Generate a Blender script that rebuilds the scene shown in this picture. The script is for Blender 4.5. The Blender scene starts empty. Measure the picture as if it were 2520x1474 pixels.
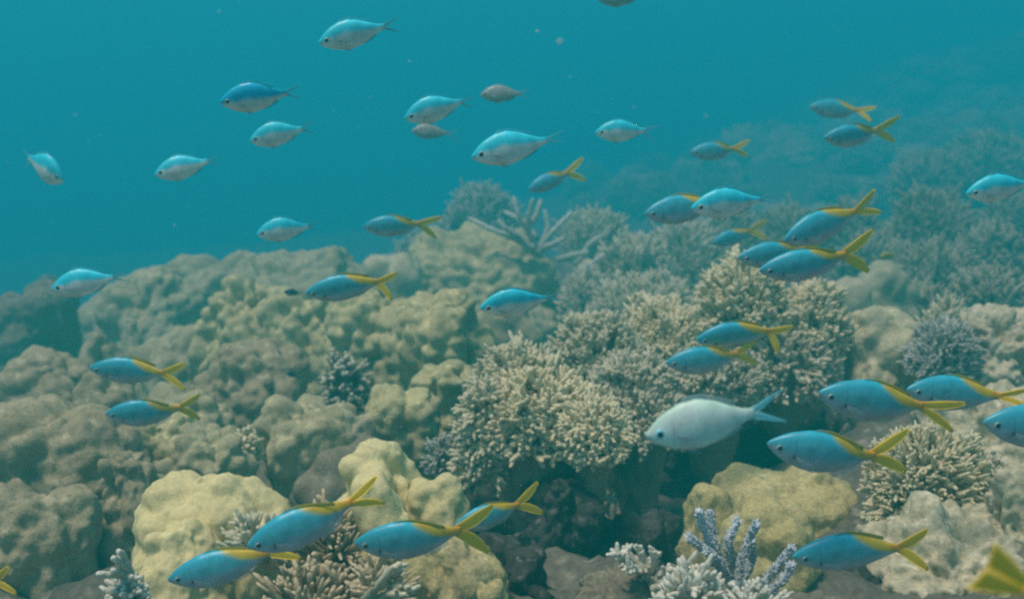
import bpy, bmesh, math, random
import numpy as np
from mathutils import Vector, Matrix

# ------------------------------------------------------------------ camera, light, exposure
scene = bpy.context.scene
C = scene.collection
PITCH = math.radians(12.0)
FOC = 2702.0                       # focal length in reference pixels (2520 wide)
cam_d = bpy.data.cameras.new('camera')
cam_d.sensor_width = 36.0
cam_d.lens = 36.0 * FOC / 2520.0
cam_d.clip_start = 0.02
cam_d.clip_end = 200.0
cam_d.dof.use_dof = True
cam_d.dof.focus_distance = 1.75
cam_d.dof.aperture_fstop = 4.5
cam = bpy.data.objects.new('camera', cam_d)
C.objects.link(cam)
cam.rotation_euler = (math.pi / 2 - PITCH, 0, 0)
scene.camera = cam

SUN_EL, SUN_AZ = math.radians(72), math.radians(246)     # from behind the camera, a little to the left
world = bpy.data.worlds.new('World')
scene.world = world
world.use_nodes = True
wn = world.node_tree
sky = wn.nodes.new('ShaderNodeTexSky')
sky.sky_type = 'NISHITA'
sky.sun_disc = False
sky.sun_elevation = SUN_EL
sky.sun_rotation = SUN_AZ
bg = wn.nodes['Background']
bg.inputs['Strength'].default_value = 0.075
wn.links.new(sky.outputs[0], bg.inputs['Color'])
sun_d = bpy.data.lights.new('sun', 'SUN')
sun_d.energy = 4.2
sun_d.angle = math.radians(16)
sun_d.color = (1.0, 0.92, 0.68)
sun = bpy.data.objects.new('sun', sun_d)
C.objects.link(sun)
sd = Vector((math.sin(SUN_AZ) * math.cos(SUN_EL), math.cos(SUN_AZ) * math.cos(SUN_EL), math.sin(SUN_EL)))
sun.rotation_euler = sd.to_track_quat('Z', 'Y').to_euler()
scene.view_settings.view_transform = 'Standard'
scene.view_settings.look = 'None'
scene.view_settings.exposure = 0.0
scene.view_settings.gamma = 1.0
scene.cycles.volume_bounces = 3
scene.cycles.max_bounces = 7
scene.cycles.diffuse_bounces = 3
scene.cycles.use_denoising = False
scene.cycles.filter_width = 2.4

# ------------------------------------------------------------------ geometry helpers
FWD = np.array([0, math.cos(PITCH), -math.sin(PITCH)])
UPV = np.array([0, math.sin(PITCH), math.cos(PITCH)])
RGT = np.array([1.0, 0, 0])


def at(px, py, d):
    return d * (FWD + RGT * (px - 1260) / FOC - UPV * (py - 737) / FOC)


def hash01(ix, iy, iz, k):
    h = (ix.astype(np.int64) * 374761393 + iy.astype(np.int64) * 668265263 + iz.astype(np.int64) * 2147483647 + k * 974711 + 12345) & 0xFFFFFFFF
    h = ((h ^ (h >> 13)) * 1274126177) & 0xFFFFFFFF
    h = ((h ^ (h >> 15)) * 2246822519) & 0xFFFFFFFF
    h = h ^ (h >> 16)
    return (h & 0xFFFFFF) / float(0x1000000)


def worley(P, seed=0, jit=0.9):
    P = np.asarray(P, float)
    B = np.floor(P)
    f1 = np.full(len(P), 9.0)
    f2 = np.full(len(P), 9.0)
    for dx in (-1, 0, 1):
        for dy in (-1, 0, 1):
            for dz in (-1, 0, 1):
                c = B + (dx, dy, dz)
                q = np.stack([hash01(c[:, 0], c[:, 1], c[:, 2], seed * 7 + k) for k in range(3)], 1)
                dd = np.sqrt((((c + 0.5 + (q - 0.5) * jit) - P) ** 2).sum(1))
                f2 = np.minimum(f2, np.maximum(dd, f1))
                f1 = np.minimum(f1, dd)
    return f1, f2


def lumps(P, seed=0, k=8.0, jit=0.85):
    """Rounded cells: a smooth minimum of the distance to scattered points."""
    P = np.asarray(P, float)
    B = np.floor(P)
    e = np.zeros(len(P))
    for dx in (-1, 0, 1):
        for dy in (-1, 0, 1):
            for dz in (-1, 0, 1):
                c = B + (dx, dy, dz)
                q = np.stack([hash01(c[:, 0], c[:, 1], c[:, 2], seed * 7 + j) for j in range(3)], 1)
                e += np.exp(-k * np.sqrt((((c + 0.5 + (q - 0.5) * jit) - P) ** 2).sum(1)))
    return -np.log(e) / k


def vnoise(P, seed=0):
    P = np.asarray(P, float)
    B = np.floor(P)
    F = P - B
    F = F * F * (3 - 2 * F)
    r = np.zeros(len(P))
    for dx in (0, 1):
        for dy in (0, 1):
            for dz in (0, 1):
                w = (F[:, 0] if dx else 1 - F[:, 0]) * (F[:, 1] if dy else 1 - F[:, 1]) * (F[:, 2] if dz else 1 - F[:, 2])
                r += w * hash01(B[:, 0] + dx, B[:, 1] + dy, B[:, 2] + dz, seed)
    return r * 2 - 1


def fbm(P, seed=0, octv=4):
    a, r = 1.0, 0.0
    P = np.asarray(P, float)
    for i in range(octv):
        r = r + a * vnoise(P * 2 ** i + 17.3 * i, seed + i)
        a *= 0.5
    return r


def mesh_np(name, V, F, attrs=None, smooth=True):
    """V (n,3); F list of int arrays (m,3) or (m,4)."""
    me = bpy.data.meshes.new(name)
    if isinstance(F, np.ndarray):
        F = [F]
    V = np.asarray(V, np.float32)
    me.vertices.add(len(V))
    me.vertices.foreach_set('co', V.ravel())
    loops = np.concatenate([f.ravel() for f in F]).astype(np.int32)
    tot = np.concatenate([np.full(len(f), f.shape[1]) for f in F]).astype(np.int32)
    start = np.concatenate([[0], np.cumsum(tot)[:-1]]).astype(np.int32)
    me.loops.add(len(loops))
    me.loops.foreach_set('vertex_index', loops)
    me.polygons.add(len(tot))
    me.polygons.foreach_set('loop_start', start)
    me.polygons.foreach_set('loop_total', tot)
    if smooth:
        me.polygons.foreach_set('use_smooth', np.ones(len(tot), bool))
    for k, v in (attrs or {}).items():
        v = np.asarray(v, np.float32)
        if v.ndim == 1:
            a = me.attributes.new(k, 'FLOAT', 'POINT')
            a.data.foreach_set('value', v)
        else:
            a = me.attributes.new(k, 'FLOAT_COLOR', 'POINT')
            a.data.foreach_set('color', np.concatenate([v[:, :3], np.ones((len(v), 1), np.float32)], 1).ravel())
    me.update()
    me.validate()
    return me


def add(name, me, mat=None, parent=None, loc=None):
    o = bpy.data.objects.new(name, me)
    C.objects.link(o)
    if mat is not None and me is not None and len(me.materials) == 0:
        me.materials.append(mat)
    if parent is not None:
        o.parent = parent
    if loc is not None:
        o.location = loc
    return o


def tag(o, label=None, cat=None, group=None, kind=None):
    if label:
        o['label'] = label
    if cat:
        o['category'] = cat
    if group:
        o['group'] = group
    if kind:
        o['kind'] = kind
    return o


_ico = {}


def ico(n):
    if n not in _ico:
        bm = bmesh.new()
        bmesh.ops.create_icosphere(bm, subdivisions=n, radius=1.0)
        bm.verts.ensure_lookup_table()
        V = np.array([v.co[:] for v in bm.verts])
        F = np.array([[v.index for v in f.verts] for f in bm.faces], np.int32)
        bm.free()
        _ico[n] = (V, F)
    return _ico[n]


# ------------------------------------------------------------------ materials
def nt(name):
    m = bpy.data.materials.new(name)
    m.use_nodes = True
    t = m.node_tree
    return m, t, t.nodes['Principled BSDF'], t.nodes.new, t.links.new


def coral_mat(name, c1, c2, c3=None, scale=9.0, bump=0.35, fine=160.0, speck=1.0, tip=None, tip_pow=1.3, pits=0.0):
    """Living coral skin: two tones in soft patches, fine polyp speckle, optional pale growing tips."""
    m, t, b, N, L = nt(name)
    tc = N('ShaderNodeTexCoord')
    oi = N('ShaderNodeObjectInfo')
    off = N('ShaderNodeVectorMath'); off.operation = 'MULTIPLY_ADD'
    off.inputs[1].default_value = (1, 1, 1)
    mul = N('ShaderNodeMath'); mul.operation = 'MULTIPLY'; mul.inputs[1].default_value = 40
    L(oi.outputs['Random'], mul.inputs[0])
    L(tc.outputs['Object'], off.inputs[0]); L(mul.outputs[0], off.inputs[2])
    n1 = N('ShaderNodeTexNoise'); n1.inputs['Scale'].default_value = scale; n1.inputs['Detail'].default_value = 6; n1.inputs['Roughness'].default_value = 0.6
    L(off.outputs[0], n1.inputs['Vector'])
    r1 = N('ShaderNodeMapRange'); r1.inputs[1].default_value = 0.36; r1.inputs[2].default_value = 0.64
    L(n1.outputs['Fac'], r1.inputs[0])
    mx = N('ShaderNodeMix'); mx.data_type = 'RGBA'
    mx.inputs[6].default_value = (*c1, 1); mx.inputs[7].default_value = (*c2, 1)
    L(r1.outputs[0], mx.inputs[0])
    out = mx.outputs[2]
    if c3:
        n3 = N('ShaderNodeTexNoise'); n3.inputs['Scale'].default_value = scale * 3.1; n3.inputs['Detail'].default_value = 5
        L(off.outputs[0], n3.inputs['Vector'])
        r3 = N('ShaderNodeMapRange'); r3.inputs[1].default_value = 0.56; r3.inputs[2].default_value = 0.68
        L(n3.outputs['Fac'], r3.inputs[0])
        m3 = N('ShaderNodeMix'); m3.data_type = 'RGBA'; m3.inputs[7].default_value = (*c3, 1)
        L(r3.outputs[0], m3.inputs[0]); L(out, m3.inputs[6]); out = m3.outputs[2]
    if tip:
        at_ = N('ShaderNodeAttribute'); at_.attribute_name = 'tip'
        pw = N('ShaderNodeMath'); pw.operation = 'POWER'; pw.inputs[1].default_value = tip_pow
        L(at_.outputs['Fac'], pw.inputs[0])
        m4 = N('ShaderNodeMix'); m4.data_type = 'RGBA'; m4.inputs[7].default_value = (*tip, 1)
        L(pw.outputs[0], m4.inputs[0]); L(out, m4.inputs[6]); out = m4.outputs[2]
    if pits:
        vp = N('ShaderNodeTexVoronoi'); vp.inputs['Scale'].default_value = 26
        L(off.outputs[0], vp.inputs['Vector'])
        sx = N('ShaderNodeSeparateXYZ'); L(vp.outputs['Color'], sx.inputs[0])
        rs = N('ShaderNodeMapRange'); rs.inputs[1].default_value = .55; rs.inputs[2].default_value = 1; rs.inputs[3].default_value = 0; rs.inputs[4].default_value = .26
        L(sx.outputs[0], rs.inputs[0])
        lt = N('ShaderNodeMath'); lt.operation = 'SUBTRACT'; L(rs.outputs[0], lt.inputs[0]); L(vp.outputs['Distance'], lt.inputs[1])
        rq = N('ShaderNodeMapRange'); rq.inputs[1].default_value = 0; rq.inputs[2].default_value = .08; rq.inputs[4].default_value = pits
        L(lt.outputs[0], rq.inputs[0])
        mp_ = N('ShaderNodeMix'); mp_.data_type = 'RGBA'; mp_.inputs[7].default_value = (.10, .09, .055, 1)
        L(rq.outputs[0], mp_.inputs[0]); L(out, mp_.inputs[6]); out = mp_.outputs[2]
        na = N('ShaderNodeTexNoise'); na.inputs['Scale'].default_value = 3.2; na.inputs['Detail'].default_value = 7; na.inputs['Roughness'].default_value = .7
        L(off.outputs[0], na.inputs['Vector'])
        ra = N('ShaderNodeMapRange'); ra.inputs[1].default_value = .56; ra.inputs[2].default_value = .66; ra.inputs[4].default_value = pits * .7
        L(na.outputs['Fac'], ra.inputs[0])
        ma = N('ShaderNodeMix'); ma.data_type = 'RGBA'; ma.inputs[7].default_value = (.24, .20, .15, 1)
        L(ra.outputs[0], ma.inputs[0]); L(out, ma.inputs[6]); out = ma.outputs[2]
    n2 = N('ShaderNodeTexNoise'); n2.inputs['Scale'].default_value = fine; n2.inputs['Detail'].default_value = 3
    L(off.outputs[0], n2.inputs['Vector'])
    r2 = N('ShaderNodeMapRange'); r2.inputs[1].default_value = 0.3; r2.inputs[2].default_value = 0.7; r2.inputs[3].default_value = 1 - .28 * speck; r2.inputs[4].default_value = 1 + .22 * speck
    L(n2.outputs['Fac'], r2.inputs[0])
    m5 = N('ShaderNodeVectorMath'); m5.operation = 'SCALE'
    L(out, m5.inputs[0]); L(r2.outputs[0], m5.inputs['Scale'])
    L(m5.outputs[0], b.inputs['Base Color'])
    bp = N('ShaderNodeBump'); bp.inputs['Strength'].default_value = bump; bp.inputs['Distance'].default_value = 0.006
    L(n2.outputs['Fac'], bp.inputs['Height']); L(bp.outputs[0], b.inputs['Normal'])
    b.inputs['Roughness'].default_value = 0.85
    b.inputs['Specular IOR Level'].default_value = 0.15
    return m


M = {
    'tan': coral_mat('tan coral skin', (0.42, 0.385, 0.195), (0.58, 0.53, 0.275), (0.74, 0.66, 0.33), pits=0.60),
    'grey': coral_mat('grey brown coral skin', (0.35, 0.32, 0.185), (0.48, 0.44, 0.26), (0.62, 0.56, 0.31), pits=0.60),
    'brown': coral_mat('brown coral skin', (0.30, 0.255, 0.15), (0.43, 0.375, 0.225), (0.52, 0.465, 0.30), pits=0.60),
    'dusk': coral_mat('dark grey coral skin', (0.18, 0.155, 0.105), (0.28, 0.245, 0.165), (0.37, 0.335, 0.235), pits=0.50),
    'cream': coral_mat('cream coral skin', (0.66, 0.565, 0.27), (0.80, 0.70, 0.36), None, scale=5, bump=0.15, fine=170, speck=.6, pits=0.45),
    'olive': coral_mat('yellow green coral skin', (0.44, 0.375, 0.16), (0.58, 0.50, 0.225), (0.66, 0.58, 0.30), scale=8, pits=0.50),
    'buff': coral_mat('buff rock skin', (0.48, 0.44, 0.27), (0.64, 0.58, 0.36), (0.72, 0.66, 0.40), scale=6, pits=0.50),
    'rubble': coral_mat('pale reef rock', (0.46, 0.42, 0.27), (0.60, 0.55, 0.37), (0.72, 0.67, 0.48), scale=14, bump=0.8, fine=70, pits=0.60),
    'shaderock': coral_mat('reef rock in painted shade', (0.03, 0.03, 0.026), (0.08, 0.076, 0.064), (0.17, 0.16, 0.135), scale=16, bump=0.8, fine=80),  # near-black tones put the shade under the overhanging corals into the rock colour
    'floor': coral_mat('sea floor rubble', (0.11, 0.10, 0.075), (0.20, 0.18, 0.135), (0.34, 0.31, 0.23), scale=5, bump=0.8, fine=60),
    'core': coral_mat('coral core', (0.20, 0.18, 0.12), (0.32, 0.29, 0.19), None, scale=12),
    'fcream': coral_mat('cream finger coral', (0.42, 0.385, 0.215), (0.56, 0.51, 0.295), None, tip=(0.80, 0.72, 0.47)),
    'fsage': coral_mat('sage finger coral', (0.38, 0.365, 0.22), (0.50, 0.48, 0.30), None, tip=(0.68, 0.63, 0.43)),
    'fgrey': coral_mat('grey finger coral', (0.34, 0.315, 0.205), (0.46, 0.43, 0.29), None, tip=(0.70, 0.65, 0.47)),
    'fbrown': coral_mat('brown finger coral', (0.30, 0.225, 0.115), (0.42, 0.325, 0.175), None, tip=(0.74, 0.62, 0.41), tip_pow=5),
    'fwhite': coral_mat('white branching coral', (0.36, 0.35, 0.26), (0.50, 0.48, 0.37), None, tip=(0.76, 0.74, 0.62)),
    'flilac': coral_mat('lilac branching coral', (0.40, 0.425, 0.43), (0.52, 0.545, 0.55), None, tip=(0.62, 0.67, 0.72), tip_pow=2),
    'fhazy': coral_mat('hazed slope coral', (0.24, 0.225, 0.15), (0.34, 0.32, 0.215), None, tip=(0.46, 0.43, 0.30)),  # sage darkened and flattened, murk of the far slope put into the colour
    'fspeck': coral_mat('dark speckled coral', (0.10, 0.095, 0.08), (0.18, 0.17, 0.14), None, tip=(0.74, 0.70, 0.52), tip_pow=6),
    'fblue': coral_mat('blue grey branching coral', (0.28, 0.285, 0.24), (0.38, 0.385, 0.33), None, tip=(0.54, 0.55, 0.48)),
    'fdead': coral_mat('dead coral branch', (0.40, 0.40, 0.31), (0.54, 0.54, 0.43), None, tip=(0.72, 0.72, 0.60)),
    'snow': coral_mat('drifting particle', (0.7, 0.7, 0.65), (0.8, 0.8, 0.75), None),
}

# ------------------------------------------------------------------ sea floor
GP = [(-400, 1474, 2.0), (0, 1474, 2.05), (600, 1474, 1.95), (1260, 1474, 1.95), (1900, 1474, 1.85), (2520, 1474, 1.75), (2900, 1400, 1.8),
      (1430, 1420, 3.0), (1650, 1330, 3.3), (1300, 1270, 3.2), (1750, 1180, 3.5), (1560, 1120, 3.7),
      (0, 1330, 2.55), (330, 1330, 2.6), (700, 1220, 2.9), (1100, 1130, 3.3), (2050, 1080, 3.1), (2300, 980, 3.1), (2520, 900, 3.2), (2480, 1180, 2.3), (2800, 950, 3.0),
      (100, 940, 7.6), (225, 900, 7.4), (150, 1010, 4.0), (620, 920, 4.3), (1200, 820, 4.5), (1700, 740, 4.8), (2100, 740, 4.3), (2400, 690, 4.4), (2800, 700, 4.3),
      (-500, 790, 9.5), (0, 770, 9.5), (600, 690, 9.0), (1000, 690, 8.2), (1400, 600, 8), (1800, 520, 8.4), (2200, 440, 8.6), (2520, 360, 8.8), (3000, 300, 9),
      (-500, 620, 18), (0, 610, 18), (650, 630, 17), (1100, 555, 16), (1400, 455, 18), (1700, 330, 18), (2250, 165, 17), (2520, 75, 16), (3000, 20, 16),
      (-500, 590, 26), (600, 560, 26), (1260, 480, 24), (1900, 260, 24), (2520, 90, 24), (3000, 60, 24),
      (0, 1900, 1.6), (1260, 1900, 1.5), (2520, 1900, 1.45)]


def dm(d):
    return d if d < 3.4 else 3.4 + (d - 3.4) * 2.85


GQ = np.array([at(x, y, dm(d)) for x, y, d in GP])


def ground_z(X, Y):
    X = np.atleast_1d(np.asarray(X, float)); Y = np.atleast_1d(np.asarray(Y, float))
    num = np.zeros_like(X); den = np.zeros_like(X)
    for gx, gy, gz in GQ:
        s2 = (0.10 * max(gy, 1.0)) ** 2
        w = 1.0 / ((X - gx) ** 2 + (Y - gy) ** 2 + s2) ** 2 * s2
        num += w * gz; den += w
    return num / den


def gz(x, y):
    return float(ground_z(x, y)[0])


def build_floor():
    nu, nv = 420, 420
    v = np.linspace(0, 1, nv)
    Yv = 0.2 + 75.0 * v ** 2.9
    u = np.linspace(-1, 1, nu)
    Xg = u[None, :] * (2.0 + Yv[:, None] * 1.1)
    Yg = np.repeat(Yv[:, None], nu, 1)
    X, Y = Xg.ravel(), Yg.ravel()
    Z = ground_z(X, Y)
    P = np.stack([X, Y, Z * 0], 1)
    f1, _ = worley(P * 3.2, 3)
    g1, _ = worley(P * 8.5, 5)
    far = np.clip((Y - 6) / 8, 0, 1)
    Z = Z + 0.10 * (1 - f1) * (1 + far) + 0.045 * (1 - g1) + 0.05 * fbm(P * 4, 9, 4) - 0.10
    h1, _ = worley(P * 1.4, 11)
    Z = Z + far * 0.26 * np.clip(0.75 - h1, 0, 1) + 0.014 * fbm(P * 26, 4, 2)
    i = np.arange(nv - 1)[:, None] * nu + np.arange(nu - 1)[None, :]
    F = np.stack([i, i + 1, i + nu + 1, i + nu], -1).reshape(-1, 4)
    me = mesh_np('seabed', np.stack([X, Y, Z], 1), F)
    tag(add('seabed', me, M['floor']), kind='structure')


build_floor()


# ------------------------------------------------------------------ massive corals and rocks
def massive(name, cx, ytop, w, ybot, d, mat, label, cat='coral', lobe=0.16, knob=0.05, a1=0.35, a2=0.22, rough=0.0, depth=0.9, sq=3.2, sub=6, seed=None, group=None, bury=0.12, stretch=.5):
    """A boulder coral: rounded block with domed lobes parted by creases, smaller knobs on those."""
    seed = seed if seed is not None else (int(cx) * 13 + int(ytop)) % 997
    k0 = dm(d) / d
    d, lobe, knob = d * k0, lobe * k0, knob * k0
    top = at(cx, ytop, d)
    bot = at(cx, ybot, d * 0.97)
    rx = w * d / FOC / 2
    zt, zb = top[2], min(bot[2], gz(top[0], top[1])) - bury
    ctr = np.array([top[0], top[1], (zt + zb) / 2])
    rz = (zt - zb) / 2
    U, F = ico(sub)
    k = (np.abs(U) ** sq).sum(1) ** (-1 / sq)
    S = U * k[:, None]
    R = np.array([rx, rx * depth, rz])
    nrm = U / R
    nrm /= np.linalg.norm(nrm, axis=1)[:, None]
    # coarse irregular outline
    P = S * R
    irr = fbm(P / (rx * 0.9) + seed, seed, 2)
    P = P * (1 + 0.10 * irr)[:, None]
    Q = P + seed * 1.37
    warp = np.stack([vnoise(Q / lobe * 0.8, seed + 40 + j) for j in range(3)], 1) * lobe * 0.22
    f1 = lumps((Q + warp) * np.array([1, 1, stretch]) / lobe, seed, 11)
    dome = np.clip(1 - (np.clip(f1, 0, 2) / 0.85) ** 2, 0.02, 1) ** .6
    g1 = lumps((Q + warp * 0.6) * np.array([1, 1, .88]) / knob, seed + 3, 12)
    kd = np.clip(1 - (np.clip(g1, 0, 2) / 0.82) ** 2, 0.02, 1) ** .6
    h = lobe * a1 * 2.1 * (dome - 0.78) + knob * a2 * (kd - 0.7) * 2.4
    b1 = lumps((Q + warp * .3) / (knob * .42), seed + 8, 7)
    h = h + knob * (.10 + a2 * .32) * np.clip(.55 - b1, -.3, .6)
    h = h + lobe * 0.07 * fbm(Q / lobe * 3, seed + 9, 3)
    if rough:
        h = h + rough * (fbm(Q * 22, seed + 21, 5) * 0.036 - 0.02 * np.clip(0.35 - worley(Q * 26, seed + 5)[0], 0, 1) * 2)
    V = P + nrm * h[:, None]
    me = mesh_np(name, V, F)
    return tag(add(name, me, M[mat], loc=ctr), label, cat, group)


def boulder(*a, **k):
    return massive('boulder_coral', *a, **k)


def rock(*a, **k):
    k.setdefault('cat', 'rock'); k.setdefault('rough', 1.0); k.setdefault('a1', 0.5); k.setdefault('a2', 0.25)
    return massive('reef_rock', *a, **k)


GB = 'lumpy boulder corals on the left reef'
# far left column
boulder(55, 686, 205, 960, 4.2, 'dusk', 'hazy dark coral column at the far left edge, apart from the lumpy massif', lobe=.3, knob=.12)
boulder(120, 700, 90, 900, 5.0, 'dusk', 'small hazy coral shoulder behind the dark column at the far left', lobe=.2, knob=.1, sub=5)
# the massif
boulder(600, 668, 836, 1000, 4.6, 'grey', 'broad fused body of the lumpy massif, its rounded top edge against the blue water', lobe=.24, knob=.08, a1=.3, depth=.5, group=GB)
boulder(368, 688, 235, 905, 4.15, 'grey', 'grey square-shouldered left end of the lumpy coral massif', lobe=.19, knob=.045, a1=.42, a2=.34, stretch=.38, sq=2.7, group=GB)
boulder(560, 640, 293, 860, 4.45, 'grey', 'grey rounded back dome on the massif, left of its highest ridge', lobe=.19, knob=.045, a1=.42, a2=.34, stretch=.38, sq=2.7, group=GB)
boulder(720, 620, 338, 860, 4.4, 'grey', 'highest grey ridge dome at the back of the lumpy massif', lobe=.19, knob=.045, a1=.42, a2=.34, stretch=.38, sq=2.7, group=GB)
boulder(600, 712, 237, 930, 3.75, 'tan', 'pale knobbly coral face in the middle of the massif, brightest there', lobe=.13, knob=.038, a1=.6, a2=.55, stretch=.32, group=GB)
boulder(770, 735, 248, 950, 3.72, 'tan', 'tan furrowed coral column under the fish with the dark blue neighbour', lobe=.13, knob=.038, a1=.6, a2=.55, stretch=.32, group=GB)
boulder(930, 725, 237, 960, 3.6, 'tan', 'tan knobbly coral column right of the furrowed one, above the speckled clump', lobe=.13, knob=.038, a1=.6, a2=.55, stretch=.32, group=GB)
boulder(1100, 735, 231, 965, 3.45, 'tan', 'tall tan knobbly coral column at the right end of the massif', lobe=.13, knob=.038, a1=.6, a2=.55, stretch=.32, group=GB)
boulder(960, 616, 152, 720, 4.2, 'buff', 'small pale double-bump coral dome behind a yellow tail fin', lobe=.13, knob=.038, a1=.3, a2=.12, sub=5, group=GB)
boulder(1195, 578, 361, 760, 4.45, 'tan', 'broad pale coral dome below the dead branches', lobe=.13, knob=.038, a1=.6, a2=.55, stretch=.32, group=GB)
boulder(430, 810, 225, 960, 3.8, 'grey', 'grey coral block below the square left shoulder of the massif', lobe=.19, knob=.045, sub=5, a1=.42, a2=.34, stretch=.38, sq=2.7, group=GB)
boulder(1245, 765, 169, 880, 3.8, 'grey', 'low grey coral lump beside the right end of the massif, below the bright blue fish', lobe=.19, knob=.045, sub=5, a1=.42, a2=.34, stretch=.38, sq=2.7, group=GB)
boulder(320, 795, 42, 870, 3.85, 'rubble', 'narrow pale upright coral slab on the left end of the massif', lobe=.06, knob=.03, sub=4, group=GB)
boulder(850, 690, 110, 800, 4.1, 'grey', 'grey coral bump between the furrowed column and the pale double bump', lobe=.19, knob=.045, sub=5, a1=.42, a2=.34, stretch=.38, sq=2.7, group=GB)
boulder(1300, 760, 169, 850, 4.3, 'grey', 'dim grey coral lump right behind the tail of the bright blue fish', lobe=.19, knob=.045, sub=5, a1=.42, a2=.34, stretch=.38, sq=2.7, group=GB)
# lower left tier
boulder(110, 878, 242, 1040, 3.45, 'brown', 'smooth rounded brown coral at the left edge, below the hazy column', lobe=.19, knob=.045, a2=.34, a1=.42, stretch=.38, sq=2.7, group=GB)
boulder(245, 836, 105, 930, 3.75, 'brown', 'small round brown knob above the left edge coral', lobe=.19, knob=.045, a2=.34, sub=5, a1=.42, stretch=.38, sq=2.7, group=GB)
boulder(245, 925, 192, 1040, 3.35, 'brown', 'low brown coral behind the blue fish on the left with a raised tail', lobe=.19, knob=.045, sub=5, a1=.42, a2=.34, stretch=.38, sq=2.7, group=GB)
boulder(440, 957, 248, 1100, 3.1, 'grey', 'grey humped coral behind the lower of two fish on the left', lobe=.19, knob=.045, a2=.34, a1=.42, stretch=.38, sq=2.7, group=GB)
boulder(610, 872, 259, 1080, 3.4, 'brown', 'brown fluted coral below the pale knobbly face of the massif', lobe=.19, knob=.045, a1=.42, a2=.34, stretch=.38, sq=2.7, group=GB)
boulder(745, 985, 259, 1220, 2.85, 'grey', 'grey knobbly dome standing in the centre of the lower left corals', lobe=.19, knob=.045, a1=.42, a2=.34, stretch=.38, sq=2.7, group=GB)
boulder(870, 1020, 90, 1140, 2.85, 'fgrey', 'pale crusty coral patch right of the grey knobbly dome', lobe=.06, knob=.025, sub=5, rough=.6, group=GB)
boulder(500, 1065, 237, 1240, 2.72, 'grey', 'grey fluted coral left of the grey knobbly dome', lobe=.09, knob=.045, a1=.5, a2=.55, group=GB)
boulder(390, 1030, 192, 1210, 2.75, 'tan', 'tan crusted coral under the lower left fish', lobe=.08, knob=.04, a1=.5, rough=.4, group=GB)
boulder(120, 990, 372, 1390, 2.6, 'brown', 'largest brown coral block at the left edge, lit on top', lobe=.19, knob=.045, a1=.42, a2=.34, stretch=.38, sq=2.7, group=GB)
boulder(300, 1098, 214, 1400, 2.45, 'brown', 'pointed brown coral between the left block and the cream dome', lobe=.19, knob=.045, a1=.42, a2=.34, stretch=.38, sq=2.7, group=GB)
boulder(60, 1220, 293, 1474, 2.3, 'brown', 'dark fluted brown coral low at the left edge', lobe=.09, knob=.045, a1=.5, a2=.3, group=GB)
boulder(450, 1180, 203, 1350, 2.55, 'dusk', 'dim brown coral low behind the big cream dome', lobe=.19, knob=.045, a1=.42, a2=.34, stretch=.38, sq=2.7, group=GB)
boulder(975, 955, 197, 1150, 2.95, 'tan', 'tan honeycombed coral below the speckled clump', lobe=.075, knob=.035, a1=.55, a2=.55, group=GB)
boulder(1110, 897, 192, 1110, 3.15, 'tan', 'tan slanting coral ridge left of the finger coral mound', lobe=.09, knob=.04, a1=.5, a2=.55, group=GB)
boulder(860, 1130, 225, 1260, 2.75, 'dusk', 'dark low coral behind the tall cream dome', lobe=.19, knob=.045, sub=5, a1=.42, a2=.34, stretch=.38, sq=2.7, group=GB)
# foreground cream domes
GC = 'cream boulder corals in the foreground'
boulder(530, 1178, 400, 1560, 2.0, 'cream', 'largest cream coral dome in the foreground, behind two fish', lobe=.075, knob=.04, a1=.34, a2=.16, stretch=.75, group=GC, depth=.8, sq=2.6)
boulder(440, 1300, 240, 1600, 1.88, 'cream', 'cream coral shoulder at the lower left front of the largest cream dome', lobe=.075, knob=.04, a1=.34, a2=.16, stretch=.75, group=GC, sq=2.6)
boulder(932, 1112, 225, 1340, 2.05, 'cream', 'tall smooth cream dome between a raised yellow tail and the dark gap', lobe=.075, knob=.04, a1=.34, a2=.16, stretch=.75, group=GC, sq=2.6)
boulder(1070, 1174, 150, 1340, 2.02, 'cream', 'smaller cream lobe on the right of the tall smooth cream dome', lobe=.075, knob=.04, a1=.34, a2=.16, stretch=.75, group=GC, sq=2.6)
boulder(925, 1190, 140, 1400, 1.93, 'cream', 'low cream lobe at the front of the tall smooth dome, behind the yellow tail', lobe=.085, knob=.05, a1=.4, a2=.12, sub=5, group=GC, sq=2.6)
boulder(1110, 1340, 245, 1600, 1.85, 'olive', 'yellow-green knobbly coral at the bottom, under the fish with the orange tail base', lobe=.05, knob=.03, a1=.6, a2=.2)
boulder(1205, 1440, 90, 1600, 1.6, 'olive', 'small yellow-green coral lump at the bottom edge', lobe=.05, knob=.03, a1=.4, a2=.1, sub=5)
# right-hand corals
GR = 'yellowish boulder corals at the lower right'
boulder(1935, 1172, 335, 1300, 2.4, 'olive', 'broad yellowish coral block below the fish with the long yellow back', lobe=.08, knob=.042, a1=.34, a2=.2, stretch=.8, group=GR)
boulder(1735, 1214, 120, 1460, 2.1, 'olive', 'upright yellowish coral knob left of the broad block', lobe=.1, knob=.05, a1=.3, a2=.1, sub=5, group=GR)
boulder(1890, 1236, 260, 1500, 1.95, 'olive', 'sloping yellowish coral behind the lilac branches', lobe=.075, knob=.04, a1=.32, a2=.2, stretch=.8, group=GR)
boulder(2180, 772, 170, 1010, 3.3, 'buff', 'pale cream boulder coral standing right of the big finger coral', lobe=.1, knob=.05, a1=.42, a2=.2)
boulder(2080, 690, 130, 800, 3.85, 'buff', 'greenish smooth coral lobe under the big yellow forked tail', lobe=.12, knob=.06, a2=.08, sub=5)
boulder(2190, 665, 150, 800, 3.95, 'fsage', 'greenish smooth coral lobe behind the pale cream boulder', lobe=.12, knob=.06, a2=.08, sub=5)
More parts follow.
